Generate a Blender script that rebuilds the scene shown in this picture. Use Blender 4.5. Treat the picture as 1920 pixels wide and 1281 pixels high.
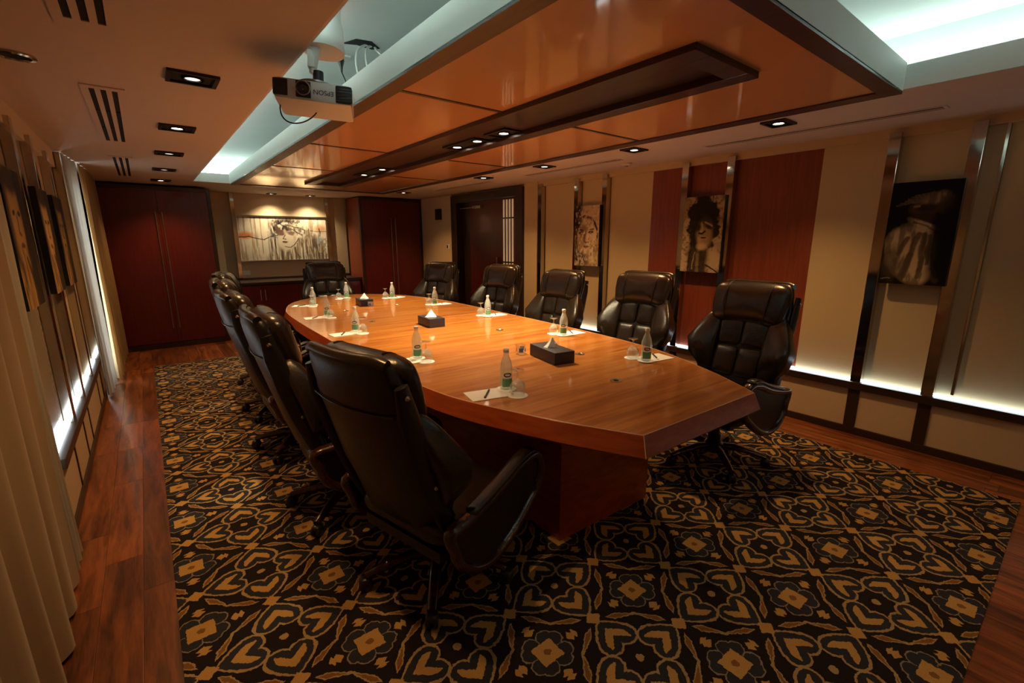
import bpy, bmesh, math, random
import numpy as np
from mathutils import Vector, Matrix, Euler
PI = math.pi
random.seed(7)
S = bpy.context.scene
COL = S.collection
for o in list(bpy.data.objects): bpy.data.objects.remove(o)

# ------------------------------------------------------------------ camera
CAM_H = 1.46
F_PX, YAW, PITCH, ROLL = 859.2, math.radians(38.265), math.radians(-12.4345), math.radians(-0.107)
def cam_axes():
    f = Vector((math.sin(YAW)*math.cos(PITCH), math.cos(YAW)*math.cos(PITCH), math.sin(PITCH)))
    r = Vector((math.cos(YAW), -math.sin(YAW), 0)); u = r.cross(f)
    c, s = math.cos(ROLL), math.sin(ROLL)
    return c*r + s*u, -s*r + c*u, f
cr, cu, cf = cam_axes()
cd = bpy.data.cameras.new('camera'); cam = bpy.data.objects.new('camera', cd); COL.objects.link(cam)
cd.sensor_fit = 'HORIZONTAL'; cd.sensor_width = 36.0; cd.lens = F_PX/1920*36.0
cd.clip_start = 0.02; cd.clip_end = 60
cam.matrix_world = Matrix(((cr.x, cu.x, -cf.x, 0), (cr.y, cu.y, -cf.y, 0), (cr.z, cu.z, -cf.z, CAM_H), (0, 0, 0, 1)))
S.camera = cam
# ------------------------------------------------------------------ world, exposure
w = bpy.data.worlds.new('world'); S.world = w; w.use_nodes = True
w.node_tree.nodes['Background'].inputs[0].default_value = (0.5, 0.6, 0.75, 1)
w.node_tree.nodes['Background'].inputs[1].default_value = 0.05
S.view_settings.view_transform = 'Standard'; S.view_settings.look = 'None'
S.view_settings.gamma = 1.0; S.view_settings.use_curve_mapping = False
S.view_settings.exposure = 0.28
WARM = (1.0, 0.53, 0.19)
TABLE_COL = (1.0, 0.82, 0.48)
FAR_COL = (1.0, 0.78, 0.50)
COOL = (0.80, 1.0, 0.92)
P_SIDE, P_TABLE, P_FAR = 48.0, 112.0, 45.0      # lamp powers
COVE_E, LED_E, DAY_E = 10.0, 4.2, 6.0

# ------------------------------------------------------------------ helpers: objects
def tag(o, label, cat, group=None):
    o['label'] = label; o['category'] = cat
    if group: o['group'] = group
    return o
def thing(name, label, cat, loc=(0, 0, 0), rz=0.0, group=None):
    o = bpy.data.objects.new(name, None); COL.objects.link(o)
    o.empty_display_size = 0.05
    o.location = loc; o.rotation_euler = (0, 0, rz)
    return tag(o, label, cat, group)
def struct(o):
    o['kind'] = 'structure'; return o
def copy_tree(o, parent=None):
    c = o.copy(); COL.objects.link(c); c.parent = parent
    for ch in list(o.children): copy_tree(ch, c)
    return c

class MB:
    """collects faces, builds ONE mesh object"""
    def __init__(s): s.v = []; s.f = []; s.m = []
    def add(s, vs, fs, mi=0):
        b = len(s.v); s.v += [tuple(p) for p in vs]
        s.f += [tuple(b+i for i in f) for f in fs]; s.m += [mi]*len(fs)
        return s
    def box(s, x0, x1, y0, y1, z0, z1, mi=0):
        v = [(x, y, z) for z in (z0, z1) for y in (y0, y1) for x in (x0, x1)]
        return s.add(v, [(0, 2, 3, 1), (4, 5, 7, 6), (0, 1, 5, 4), (2, 6, 7, 3), (0, 4, 6, 2), (1, 3, 7, 5)], mi)
    def bbox(s, x0, x1, y0, y1, z0, z1, b=0.004):
        """box with chamfered edges (rounded-box of 24 verts)"""
        b = min(b, (x1-x0)/2.2, (y1-y0)/2.2, (z1-z0)/2.2)
        bm = bmesh.new()
        bmesh.ops.create_cube(bm, size=1, matrix=Matrix.Translation(((x0+x1)/2, (y0+y1)/2, (z0+z1)/2)) @ Matrix.Diagonal((x1-x0, y1-y0, z1-z0, 1)))
        bmesh.ops.bevel(bm, geom=list(bm.edges), offset=b, segments=2, profile=0.7, affect='EDGES')
        bm.verts.index_update()
        s.add([v.co[:] for v in bm.verts], [[v.index for v in f.verts] for f in bm.faces]); bm.free()
        return s
    def lathe(s, prof, n=20, c=(0, 0, 0), cap=True):
        vs = []; fs = []
        for (r, z) in prof:
            for k in range(n):
                a = 2*PI*k/n; vs.append((c[0]+r*math.cos(a), c[1]+r*math.sin(a), c[2]+z))
        for j in range(len(prof)-1):
            for k in range(n):
                k2 = (k+1) % n
                fs.append((j*n+k, j*n+k2, (j+1)*n+k2, (j+1)*n+k))
        if cap:
            fs.append(tuple(range(n-1, -1, -1))); fs.append(tuple((len(prof)-1)*n+k for k in range(n)))
        return s.add(vs, fs)
    def tube(s, pts, r, n=8, rz=None, closed=False, up=(0, 0, 1)):
        """tube along points, radius r (number or list); rz = second radius"""
        P = [Vector(p) for p in pts]; N = len(P)
        vs = []; fs = []
        for i in range(N):
            a = P[(i-1) % N] if (closed or i > 0) else P[i]
            b = P[(i+1) % N] if (closed or i < N-1) else P[i]
            t = (b-a).normalized(); U = Vector(up)
            if abs(t.dot(U)) > 0.97: U = Vector((1, 0, 0)) if abs(t.x) < .9 else Vector((0, 1, 0))
            sx = t.cross(U).normalized(); sy = sx.cross(t).normalized()
            ra = r[i] if isinstance(r, (list, tuple)) else r
            rb = ra if rz is None else (rz[i] if isinstance(rz, (list, tuple)) else rz)
            for k in range(n):
                an = 2*PI*k/n
                vs.append(P[i] + sx*(ra*math.cos(an)) + sy*(rb*math.sin(an)))
        M = N if closed else N-1
        for i in range(M):
            j = (i+1) % N
            for k in range(n):
                k2 = (k+1) % n
                fs.append((i*n+k, i*n+k2, j*n+k2, j*n+k))
        if not closed:
            fs.append(tuple(range(n-1, -1, -1))); fs.append(tuple((N-1)*n+k for k in range(n)))
        return s.add(vs, fs)
    def blob(s, c, r, e=(0.5, 0.5), nu=28, nv=16, fn=None):
        """super-ellipsoid; fn maps local (x,y,z) -> point"""
        sp = lambda a, p: math.copysign(abs(a)**p, a)
        vs = []; fs = []
        for j in range(nv+1):
            ph = -PI/2 + PI*j/nv
            for i in range(nu):
                th = 2*PI*i/nu
                x = r[0]*sp(math.cos(ph), e[1])*sp(math.cos(th), e[0])
                y = r[1]*sp(math.cos(ph), e[1])*sp(math.sin(th), e[0])
                z = r[2]*sp(math.sin(ph), e[1])
                p = (c[0]+x, c[1]+y, c[2]+z)
                vs.append(fn(*p) if fn else p)
        for j in range(nv):
            for i in range(nu):
                i2 = (i+1) % nu
                fs.append((j*nu+i, j*nu+i2, (j+1)*nu+i2, (j+1)*nu+i))
        return s.add(vs, fs)
    def prism(s, poly, z0, z1):
        n = len(poly)
        vs = [(x, y, z0) for x, y in poly] + [(x, y, z1) for x, y in poly]
        fs = [tuple(range(n-1, -1, -1)), tuple(range(n, 2*n))]
        fs += [(i, (i+1) % n, n+(i+1) % n, n+i) for i in range(n)]
        return s.add(vs, fs)
    def mesh(s, name, mats, smooth=None):
        me = bpy.data.meshes.new(name); me.from_pydata(s.v, [], s.f)
        for m in (mats if isinstance(mats, (list, tuple)) else [mats]): me.materials.append(m)
        me.polygons.foreach_set('material_index', s.m)
        bm = bmesh.new(); bm.from_mesh(me)
        bmesh.ops.remove_doubles(bm, verts=bm.verts, dist=1e-5)
        bmesh.ops.recalc_face_normals(bm, faces=bm.faces)
        bm.to_mesh(me); bm.free()
        if smooth is not None:
            me.polygons.foreach_set('use_smooth', [True]*len(me.polygons))
            me.set_sharp_from_angle(angle=math.radians(smooth))
        me.update(); return me
    def build(s, name, mats, parent=None, smooth=None, loc=None):
        o = bpy.data.objects.new(name, s.mesh(name, mats, smooth)); COL.objects.link(o)
        if parent: o.parent = parent
        if loc: o.location = loc
        return o
def inst(name, me, parent=None, loc=(0, 0, 0), rot=(0, 0, 0)):
    o = bpy.data.objects.new(name, me); COL.objects.link(o); o.location = loc; o.rotation_euler = rot
    if parent: o.parent = parent
    return o

# ------------------------------------------------------------------ helpers: materials
def newmat(name):
    m = bpy.data.materials.new(name); m.use_nodes = True
    return m, m.node_tree, m.node_tree.nodes['Principled BSDF']
def plain(name, col, rough=0.5, metal=0.0, coat=0.0, var=0.0, bump=0.0, scale=40.0, spec=0.5, sheen=0.0):
    m, nt, b = newmat(name)
    b.inputs['Base Color'].default_value = (*col, 1); b.inputs['Roughness'].default_value = rough
    b.inputs['Metallic'].default_value = metal; b.inputs['Coat Weight'].default_value = coat
    b.inputs['Coat Roughness'].default_value = 0.06; b.inputs['Specular IOR Level'].default_value = spec
    b.inputs['Sheen Weight'].default_value = sheen
    if var or bump:
        tc = nt.nodes.new('ShaderNodeTexCoord'); n = nt.nodes.new('ShaderNodeTexNoise')
        n.inputs['Scale'].default_value = scale; n.inputs['Detail'].default_value = 4
        nt.links.new(tc.outputs['Object'], n.inputs['Vector'])
        if var:
            mx = nt.nodes.new('ShaderNodeMix'); mx.data_type = 'RGBA'
            mx.inputs[6].default_value = (*[c*(1-var) for c in col], 1); mx.inputs[7].default_value = (*[min(1, c*(1+var)) for c in col], 1)
            nt.links.new(n.outputs['Fac'], mx.inputs[0]); nt.links.new(mx.outputs[2], b.inputs['Base Color'])
        if bump:
            bp = nt.nodes.new('ShaderNodeBump'); bp.inputs['Strength'].default_value = bump; bp.inputs['Distance'].default_value = 0.003
            nt.links.new(n.outputs['Fac'], bp.inputs['Height']); nt.links.new(bp.outputs[0], b.inputs['Normal'])
    return m
def wood(name, c1, c2, stretch=(14, 1.2, 14), rough=0.3, coat=0.0, rand=0.0, scale=3.0, bump=0.05):
    m, nt, b = newmat(name)
    N = nt.nodes.new; L = nt.links.new
    tc = N('ShaderNodeTexCoord'); mp = N('ShaderNodeMapping'); mp.inputs['Scale'].default_value = stretch
    oi = N('ShaderNodeObjectInfo'); ad = N('ShaderNodeVectorMath'); ad.operation = 'ADD'
    L(tc.outputs['Object'], ad.inputs[0])
    ml = N('ShaderNodeMath'); ml.operation = 'MULTIPLY'; ml.inputs[1].default_value = 37.0 if rand else 0.0
    L(oi.outputs['Random'], ml.inputs[0]); L(ml.outputs[0], ad.inputs[1]); L(ad.outputs[0], mp.inputs['Vector'])
    n1 = N('ShaderNodeTexNoise'); n1.inputs['Scale'].default_value = scale; n1.inputs['Detail'].default_value = 8; n1.inputs['Distortion'].default_value = 0.6
    L(mp.outputs[0], n1.inputs['Vector'])
    n2 = N('ShaderNodeTexNoise'); n2.inputs['Scale'].default_value = scale*6; n2.inputs['Detail'].default_value = 3
    L(mp.outputs[0], n2.inputs['Vector'])
    mixf = N('ShaderNodeMath'); mixf.operation = 'MULTIPLY_ADD'; mixf.inputs[1].default_value = 0.35
    L(n2.outputs['Fac'], mixf.inputs[0]); L(n1.outputs['Fac'], mixf.inputs[2])
    rp = N('ShaderNodeValToRGB'); rp.color_ramp.elements[0].position = 0.48; rp.color_ramp.elements[1].position = 0.86
    rp.color_ramp.elements[0].color = (*c1, 1); rp.color_ramp.elements[1].color = (*c2, 1)
    L(mixf.outputs[0], rp.inputs[0])
    out = rp.outputs[0]
    if rand:
        hv = N('ShaderNodeHueSaturation'); mr = N('ShaderNodeMapRange')
        mr.inputs['To Min'].default_value = 1-rand; mr.inputs['To Max'].default_value = 1+rand
        L(oi.outputs['Random'], mr.inputs['Value']); L(mr.outputs[0], hv.inputs['Value']); L(out, hv.inputs['Color']); out = hv.outputs[0]
    L(out, b.inputs['Base Color'])
    b.inputs['Roughness'].default_value = rough; b.inputs['Coat Weight'].default_value = coat; b.inputs['Coat Roughness'].default_value = 0.08
    if bump:
        bp = N('ShaderNodeBump'); bp.inputs['Strength'].default_value = bump; bp.inputs['Distance'].default_value = 0.002
        L(n2.outputs['Fac'], bp.inputs['Height']); L(bp.outputs[0], b.inputs['Normal'])
    return m
def emit(name, col, e):
    m, nt, b = newmat(name)
    b.inputs['Base Color'].default_value = (0.8, 0.8, 0.8, 1)
    b.inputs['Emission Color'].default_value = (*col, 1); b.inputs['Emission Strength'].default_value = e
    return m
def glassmat(name, col, frost=0.0, rough=0.03):
    """thin clear glass: see-through body, a little frosting, Fresnel gloss"""
    m, nt, b = newmat(name); N = nt.nodes.new; L = nt.links.new
    nt.nodes.remove(b)
    t = N('ShaderNodeBsdfTransparent'); t.inputs[0].default_value = (*col, 1)
    d = N('ShaderNodeBsdfDiffuse'); d.inputs[0].default_value = (0.80, 0.86, 0.84, 1)
    g = N('ShaderNodeBsdfGlossy'); g.inputs[0].default_value = (1, 1, 1, 1); g.inputs['Roughness'].default_value = rough
    m1 = N('ShaderNodeMixShader'); m1.inputs[0].default_value = frost; L(t.outputs[0], m1.inputs[1]); L(d.outputs[0], m1.inputs[2])
    fr = N('ShaderNodeLayerWeight'); fr.inputs[0].default_value = 0.5
    pw = N('ShaderNodeMath'); pw.operation = 'POWER'; pw.inputs[1].default_value = 2.5; L(fr.outputs['Facing'], pw.inputs[0])
    sc = N('ShaderNodeMath'); sc.operation = 'MULTIPLY_ADD'; sc.inputs[1].default_value = 0.85; sc.inputs[2].default_value = 0.06; L(pw.outputs[0], sc.inputs[0])
    m2 = N('ShaderNodeMixShader'); L(sc.outputs[0], m2.inputs[0]); L(m1.outputs[0], m2.inputs[1]); L(g.outputs[0], m2.inputs[2])
    L(m2.outputs[0], nt.nodes['Material Output'].inputs['Surface'])
    return m

M = {}
M['paint'] = plain('ceiling_paint', (0.60, 0.50, 0.40), 0.75, var=0.03, bump=0.05, scale=12)
M['white_paint'] = plain('white_paint', (0.62, 0.66, 0.64), 0.6, var=0.05, bump=0.1, scale=9)
M['wall'] = plain('beige_wall', (0.55, 0.43, 0.27), 0.65, var=0.04, bump=0.08, scale=150)
M['fabric'] = plain('beige_fabric_panel', (0.57, 0.45, 0.26), 0.55, var=0.05, bump=0.12, scale=260)
M['gloss_panel'] = plain('gloss_beige_panel', (0.46, 0.38, 0.27), 0.22, coat=0.5, var=0.04, scale=30)
M['wains'] = plain('wainscot_panel', (0.60, 0.47, 0.30), 0.45, var=0.04, scale=30)
M['red_panel'] = wood('red_wood_panel', (0.17, 0.030, 0.010), (0.24, 0.048, 0.015), (16, 16, 1.0), 0.45, 0.1)
M['red_cab'] = wood('cabinet_red_wood', (0.080, 0.0045, 0.002), (0.118, 0.0085, 0.0035), (14, 14, 1.0), 0.38, 0.15)
M['dark_wood'] = wood('dark_wood', (0.018, 0.007, 0.004), (0.040, 0.016, 0.009), (14, 14, 1.0), 0.35, 0.2)
M['dark_wood_y'] = wood('dark_wood_lengthwise', (0.022, 0.008, 0.004), (0.050, 0.018, 0.009), (14, 1.0, 14), 0.4, 0.15)
M['rail'] = plain('bronze_rail', (0.055, 0.032, 0.020), 0.35, 0.4)
M['chrome'] = plain('polished_steel', (0.55, 0.50, 0.44), 0.09, 1.0, var=0.05, scale=3)
M['steel'] = plain('brushed_steel', (0.42, 0.38, 0.34), 0.28, 1.0)
M['black'] = plain('black_metal', (0.010, 0.009, 0.008), 0.4)
M['void'] = plain('dark_slot', (0.004, 0.004, 0.004), 0.9)
M['leather'] = plain('dark_brown_leather', (0.019, 0.0115, 0.006), 0.27, var=0.25, bump=0.30, scale=90, spec=0.6)
M['leather_b'] = plain('black_leather', (0.0085, 0.0052, 0.0036), 0.34, var=0.2, bump=0.3, scale=110, spec=0.5)
M['chair_wood'] = wood('lacquered_dark_mahogany', (0.030, 0.008, 0.005), (0.060, 0.016, 0.009), (6, 6, 6), 0.22, 0.5)
M['table'] = wood('cherry_veneer', (0.33, 0.080, 0.011), (0.58, 0.215, 0.038), (0.8, 11, 11), 0.30, 1.0, scale=2.2, bump=0.02)
M['table_edge'] = wood('cherry_edge', (0.24, 0.036, 0.006), (0.38, 0.068, 0.011), (5, 1.2, 18), 0.30, 0.4, scale=2.2, bump=0.02)
M['inlay'] = plain('worn_edge_wood', (0.72, 0.46, 0.28), 0.5)
M['plank'] = wood('reddish_plank', (0.070, 0.018, 0.005), (0.30, 0.090, 0.024), (9, 0.9, 9), 0.33, 0.15, rand=0.35, scale=2.6, bump=0.12)
M['subfloor'] = plain('floor_gap', (0.012, 0.006, 0.003), 0.8)
M['tile'] = plain('amber_gloss_panel', (0.64, 0.34, 0.15), 0.30, coat=1.0, var=0.02, scale=2)
M['paper'] = plain('white_paper', (0.78, 0.76, 0.72), 0.8)
M['glass'] = glassmat('clear_glass', (0.95, 0.97, 0.97), 0.06)
M['bglass'] = glassmat('bottle_glass', (0.90, 0.95, 0.93), 0.28, 0.06)
M['green'] = plain('green_label', (0.10, 0.27, 0.14), 0.5)
M['ink'] = plain('navy_ink', (0.010, 0.014, 0.035), 0.5)
M['blue_print'] = plain('blue_print', (0.10, 0.14, 0.42), 0.4)
M['cap'] = plain('silver_cap', (0.66, 0.67, 0.66), 0.35, 0.2)
M['leatherette'] = plain('navy_leatherette', (0.018, 0.013, 0.026), 0.45, bump=0.3, scale=200)
M['tissue'] = plain('tissue', (0.82, 0.80, 0.76), 0.9)
M['plastic_w'] = plain('white_plastic', (0.68, 0.70, 0.68), 0.4)
M['plastic_d'] = plain('dark_plastic', (0.015, 0.015, 0.016), 0.35)
M['lens'] = plain('lens_glass', (0.01, 0.012, 0.02), 0.05, coat=1.0)
M['lamp_side'] = emit('lit_lamp', (1.0, 0.80, 0.58), 14)
M['lamp_dim'] = emit('dim_lamp', (1.0, 0.85, 0.7), 1.2)
M['cove'] = emit('cove_tube', COOL, COVE_E)
M['led'] = emit('led_diffuser', (0.72, 0.90, 1.0), LED_E)
M['day'] = emit('daylit_pane', (0.72, 0.86, 1.0), DAY_E)
M['pane_lit'] = emit('lit_corridor_glass', (1.0, 0.68, 0.36), 0.16)
M['drape'] = plain('gold_brown_drape', (0.30, 0.20, 0.11), 0.8, var=0.06, bump=0.15, scale=300, sheen=0.2)
def sheer(name, col):
    m, nt, b = newmat(name)
    b.inputs['Base Color'].default_value = (*col, 1); b.inputs['Roughness'].default_value = 0.8
    tr = nt.nodes.new('ShaderNodeBsdfTranslucent'); tr.inputs[0].default_value = (*col, 1)
    mx = nt.nodes.new('ShaderNodeMixShader'); mx.inputs[0].default_value = 0.45
    nt.links.new(b.outputs[0], mx.inputs[1]); nt.links.new(tr.outputs[0], mx.inputs[2])
    nt.links.new(mx.outputs[0], nt.nodes['Material Output'].inputs['Surface'])
    return m
M['sheer'] = sheer('white_sheer', (0.58, 0.54, 0.47))
M['gold_sheer'] = sheer('gold_drape_thin', (0.50, 0.34, 0.17))

# ------------------------------------------------------------------ carpet pattern (shader arithmetic on object coordinates)
class E:
    nt = None
    def __init__(s, sock): s.s = sock
    @staticmethod
    def op(o, a, b=None, c=None):
        n = E.nt.nodes.new('ShaderNodeMath'); n.operation = o
        for i, q in enumerate((a, b, c)):
            if q is None: continue
            if isinstance(q, E): E.nt.links.new(q.s, n.inputs[i])
            else: n.inputs[i].default_value = q
        return E(n.outputs[0])
    def __add__(s, o): return E.op('ADD', s, o)
    __radd__ = __add__
    def __sub__(s, o): return E.op('SUBTRACT', s, o)
    def __rsub__(s, o): return E.op('SUBTRACT', o, s)
    def __mul__(s, o): return E.op('MULTIPLY', s, o)
    __rmul__ = __mul__
    def lt(s, o): return E.op('LESS_THAN', s, o)
    def gt(s, o): return E.op('GREATER_THAN', s, o)
    def abs(s): return E.op('ABSOLUTE', s)
    def mn(s, o): return E.op('MINIMUM', s, o)
    def mx(s, o): return E.op('MAXIMUM', s, o)
    def pw(s, o): return E.op('POWER', s, o)
def hyp(a, b): return E.op('SQRT', a*a + b*b)
CELL_X, CELL_Y = 0.4867, 0.4435
DOT_X, DOT_Y = 1.681, 0.780
def carpet():
    m, nt, b = newmat('patterned_carpet'); E.nt = nt
    N = nt.nodes.new; L = nt.links.new
    tc = N('ShaderNodeTexCoord'); nz = N('ShaderNodeTexNoise'); nz.inputs['Scale'].default_value = 70; nz.inputs['Detail'].default_value = 2
    L(tc.outputs['Object'], nz.inputs['Vector'])
    sx = N('ShaderNodeSeparateXYZ'); L(tc.outputs['Object'], sx.inputs[0])
    sc = N('ShaderNodeSeparateColor'); L(nz.outputs['Color'], sc.inputs[0])
    jx = (E(sc.outputs[0])-0.5)*0.030; jy = (E(sc.outputs[1])-0.5)*0.030
    u0 = E.op('FRACT', (E(sx.outputs[0])-DOT_X)*(1/CELL_X) + 0.5 + 40.0 + jx)-0.5
    v0 = E.op('FRACT', (E(sx.outputs[1])-DOT_Y)*(1/CELL_Y) + 0.5 + 40.0 + jy)-0.5
    a, bb = u0.abs(), v0.abs()
    p, q = a.mx(bb), a.mn(bb)
    # heart
    d1 = hyp(p-0.22, q-0.08)-0.095
    t = ((p-0.22)*(1/0.235)).mx(0.0)
    qm = 0.175*(1.0-t.pw(1.7))
    d2 = (q-qm)*0.72
    sel = p.gt(0.22)
    dh = d1*(1.0-sel) + d2*sel
    heart_line = dh.abs().lt(0.0095)*p.lt(0.455)
    heart_in = dh.lt(0.0)*p.lt(0.455)
    s_ = p+q
    chev = s_.lt(0.365)*s_.gt(0.272)*dh.lt(-0.048)*q.lt(0.108)
    dot = hyp(a, bb).lt(0.034)
    sq = (0.5-p+q).lt(0.074)
    # medallion
    m_, n_ = 0.5-a, 0.5-bb
    P, Q = m_.mx(n_), m_.mn(n_)
    msq = P.lt(0.094)
    mdot = hyp(m_, n_).lt(0.030)
    dc = hyp(P-0.118, Q-0.066)-0.068
    dc = dc.mn(hyp(P-0.078, Q-0.122)-0.050)
    cloud = dc.lt(0.0).mx(P.lt(0.12))
    cl_line = dc.abs().lt(0.0055)*P.gt(0.10)
    star = hyp(P-0.272, Q).lt(0.026).mx(((P-0.235).abs()*1.3+Q).lt(0.052)).mx(((P-0.275).abs()*2.2+Q).lt(0.050))
    # leaf: rotated lens centred (0.345,0.098)
    lx = (P-0.345)*0.84-(Q-0.098)*0.54
    ly = (P-0.345)*0.54+(Q-0.098)*0.84
    dl = lx.abs()*0.26 + ly.abs()*1.0 - 0.027 + lx*0.12
    leaf = dl.lt(0.0); leaf_line = dl.abs().lt(0.0055)
    # vein from leaf foot to the diagonal
    tt = ((0.275-P)*(1/0.09)).mx(0.0).mn(1.0)
    vein = (Q-(0.140+0.05*tt)).abs().lt(0.008)*P.lt(0.285)*P.gt(0.168)
    nc = N('ShaderNodeTexNoise'); nc.inputs['Scale'].default_value = 420; nc.inputs['Detail'].default_value = 2
    L(tc.outputs['Object'], nc.inputs['Vector'])
    def layer(base, fac, col):
        mx = N('ShaderNodeMix'); mx.data_type = 'RGBA'
        L(fac.s, mx.inputs[0]); L(base, mx.inputs[6]); mx.inputs[7].default_value = (*col, 1)
        return mx.outputs[2]
    rgb = N('ShaderNodeRGB'); rgb.outputs[0].default_value = (0.017, 0.013, 0.015, 1)
    NAVY = (0.028, 0.029, 0.038); OCH = (0.44, 0.26, 0.085); TAN = (0.36, 0.25, 0.12); BRN = (0.20, 0.095, 0.032); GRY = (0.24, 0.20, 0.15)
    c = rgb.outputs[0]
    c = layer(c, vein, TAN)
    c = layer(c, leaf, BRN); c = layer(c, leaf_line, TAN)
    c = layer(c, star, OCH)
    c = layer(c, cloud, NAVY); c = layer(c, cl_line, GRY)
    c = layer(c, msq, OCH); c = layer(c, mdot, BRN)
    c = layer(c, heart_in, NAVY); c = layer(c, chev, OCH); c = layer(c, heart_line, TAN)
    c = layer(c, dot, TAN); c = layer(c, sq, OCH)
    hv = N('ShaderNodeHueSaturation'); mr = N('ShaderNodeMapRange'); mr.inputs['From Min'].default_value = 0.3; mr.inputs['From Max'].default_value = 0.7
    mr.inputs['To Min'].default_value = 0.72; mr.inputs['To Max'].default_value = 1.25
    L(nc.outputs['Fac'], mr.inputs['Value']); L(mr.outputs[0], hv.inputs['Value']); L(c, hv.inputs['Color'])
    L(hv.outputs[0], b.inputs['Base Color'])
    bp = N('ShaderNodeBump'); bp.inputs['Strength'].default_value = 0.5; bp.inputs['Distance'].default_value = 0.004
    L(nc.outputs['Fac'], bp.inputs['Height']); L(bp.outputs[0], b.inputs['Normal'])
    b.inputs['Roughness'].default_value = 0.95; b.inputs['Specular IOR Level'].default_value = 0.1
    return m
M['carpet'] = carpet()

# ================================================================== ROOM SHELL
XL, XR, YB, YF = -0.47, 4.10, -1.3, 8.58
ZC = 2.197
HX0, HX1, HY0, HY1 = 0.60, 3.12, -0.5, 7.25        # coffer opening
RX0, RX1, RY0, RY1 = -0.087, 3.705, 0.05, 6.745    # rug
# floor
fl = MB().box(XL-0.2, XR+0.25, YB-0.1, YF+0.1, -0.12, -0.014).build('floor', M['subfloor']); struct(fl)
PW = 0.125
plank_me = {}
def plank(x0, x1, y0, y1):
    k = (round(x1-x0, 3), round(y1-y0, 3))
    if k not in plank_me:
        a, b = k
        plank_me[k] = MB().bbox(0.0006, a-0.0006, 0.0006, b-0.0006, -0.014, 0.0, 0.0015).mesh('plank', M['plank'])
    inst('plank', plank_me[k], fl, (x0, y0, 0))
def plank_field(x0, x1, y0, y1):
    n = max(1, round((x1-x0)/PW)); wdt = (x1-x0)/n
    for i in range(n):
        y = y0 + random.choice((0, 0.3, 0.55))*(1 if y1-y0 > 1.5 else 0.3)
        if y > y0: plank(x0+i*wdt, x0+(i+1)*wdt, y0, y)
        while y < y1-1e-4:
            e = min(y1, y+random.choice((0.6, 0.9, 1.2)))
            if y1-e < 0.15: e = y1
            plank(x0+i*wdt, x0+(i+1)*wdt, y, e); y = e
plank_field(XL, RX0+0.03, YB, RY1-0.02)
plank_field(RX1-0.03, XR+0.02, YB, RY1-0.02)
plank_field(XL, XR+0.02, RY1-0.02, 8.0)
plank_field(RX0+0.03, RX1-0.03, YB, RY0+0.02)
# rug
rug = MB().bbox(RX0, RX1, RY0, RY1, -0.0139, 0.007, 0.005).build('area_rug', M['carpet'])
tag(rug, 'large navy and ochre carpet with heart and medallion pattern under the table', 'rug')

# ceiling: soffit ring + coffer
ce = MB()
ce.box(XL-0.2, HX0, YB-0.1, YF+0.1, ZC, ZC+0.10); ce.box(HX1, XR+0.25, YB-0.1, YF+0.1, ZC, ZC+0.10)
ce.box(HX0, HX1, HY1, YF+0.1, ZC, ZC+0.10); ce.box(HX0, HX1, YB-0.1, HY0, ZC, ZC+0.10)
ceil = struct(ce.build('ceiling', M['paint']))
fa = MB(); t_ = 0.012
fa.box(HX0, HX0+t_, HY0, HY1, ZC+0.001, ZC+0.115).build('fascia_board', M['white_paint'], ceil)
MB().box(HX1-t_, HX1, HY0, HY1, ZC+0.001, ZC+0.115).build('fascia_board', M['white_paint'], ceil)
MB().box(HX0+t_, HX1-t_, HY1-t_, HY1, ZC+0.001, ZC+0.115).build('fascia_board', M['white_paint'], ceil)
MB().box(HX0+t_, HX1-t_, HY0, HY0+t_, ZC+0.001, ZC+0.115).build('fascia_board', M['white_paint'], ceil)
CZ = 2.52; g_ = 0.20
cf_ = MB()
cf_.box(HX0-g_, HX1+g_, HY0-g_, HY1+g_, CZ, CZ+0.04)
cf_.box(HX0-g_-0.03, HX0-g_, HY0-g_, HY1+g_, ZC+0.1, CZ+0.04); cf_.box(HX1+g_, HX1+g_+0.03, HY0-g_, HY1+g_, ZC+0.1, CZ+0.04)
cf_.box(HX0-g_, HX1+g_, HY1+g_, HY1+g_+0.03, ZC+0.1, CZ+0.04); cf_.box(HX0-g_, HX1+g_, HY0-g_-0.03, HY0-g_, ZC+0.1, CZ+0.04)
cf_.build('coffer_lining', M['white_paint'], ceil)
MB().box(HX0-g_, HX0, HY0-g_, HY1+g_, ZC+0.1005, ZC+0.104).build('cove_shelf', M['white_paint'], ceil)
MB().box(HX1, HX1+g_, HY0-g_, HY1+g_, ZC+0.1005, ZC+0.104).build('cove_shelf', M['white_paint'], ceil)
MB().box(HX0, HX1, HY1, HY1+g_, ZC+0.1005, ZC+0.104).build('cove_shelf', M['white_paint'], ceil)
# hole in the coffer ceiling above the projector
MB().prism([(1.01, 2.78), (1.05, 2.68), (1.13, 2.66), (1.20, 2.72), (1.17, 2.76), (1.08, 2.75)], CZ-0.003, CZ+0.001).build('ragged_opening', M['void'], ceil)
# cove tubes
def cove(x0, x1, y0, y1, lab):
    o = MB().box(x0, x1, y0, y1, ZC+0.110, ZC+0.140).build('cove_tube', M['cove'])
    tag(o, lab, 'light strip')
cove(HX0-0.13, HX0-0.10, HY0, HY1, 'cool white cove tube hidden above the soffit on the curtain side')
cove(HX1+0.10, HX1+0.13, HY0, HY1, 'cool white cove tube hidden above the soffit on the door side')
cove(HX0, HX1, HY1+0.10, HY1+0.13, 'cool white cove tube hidden above the soffit by the cabinets')

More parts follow.
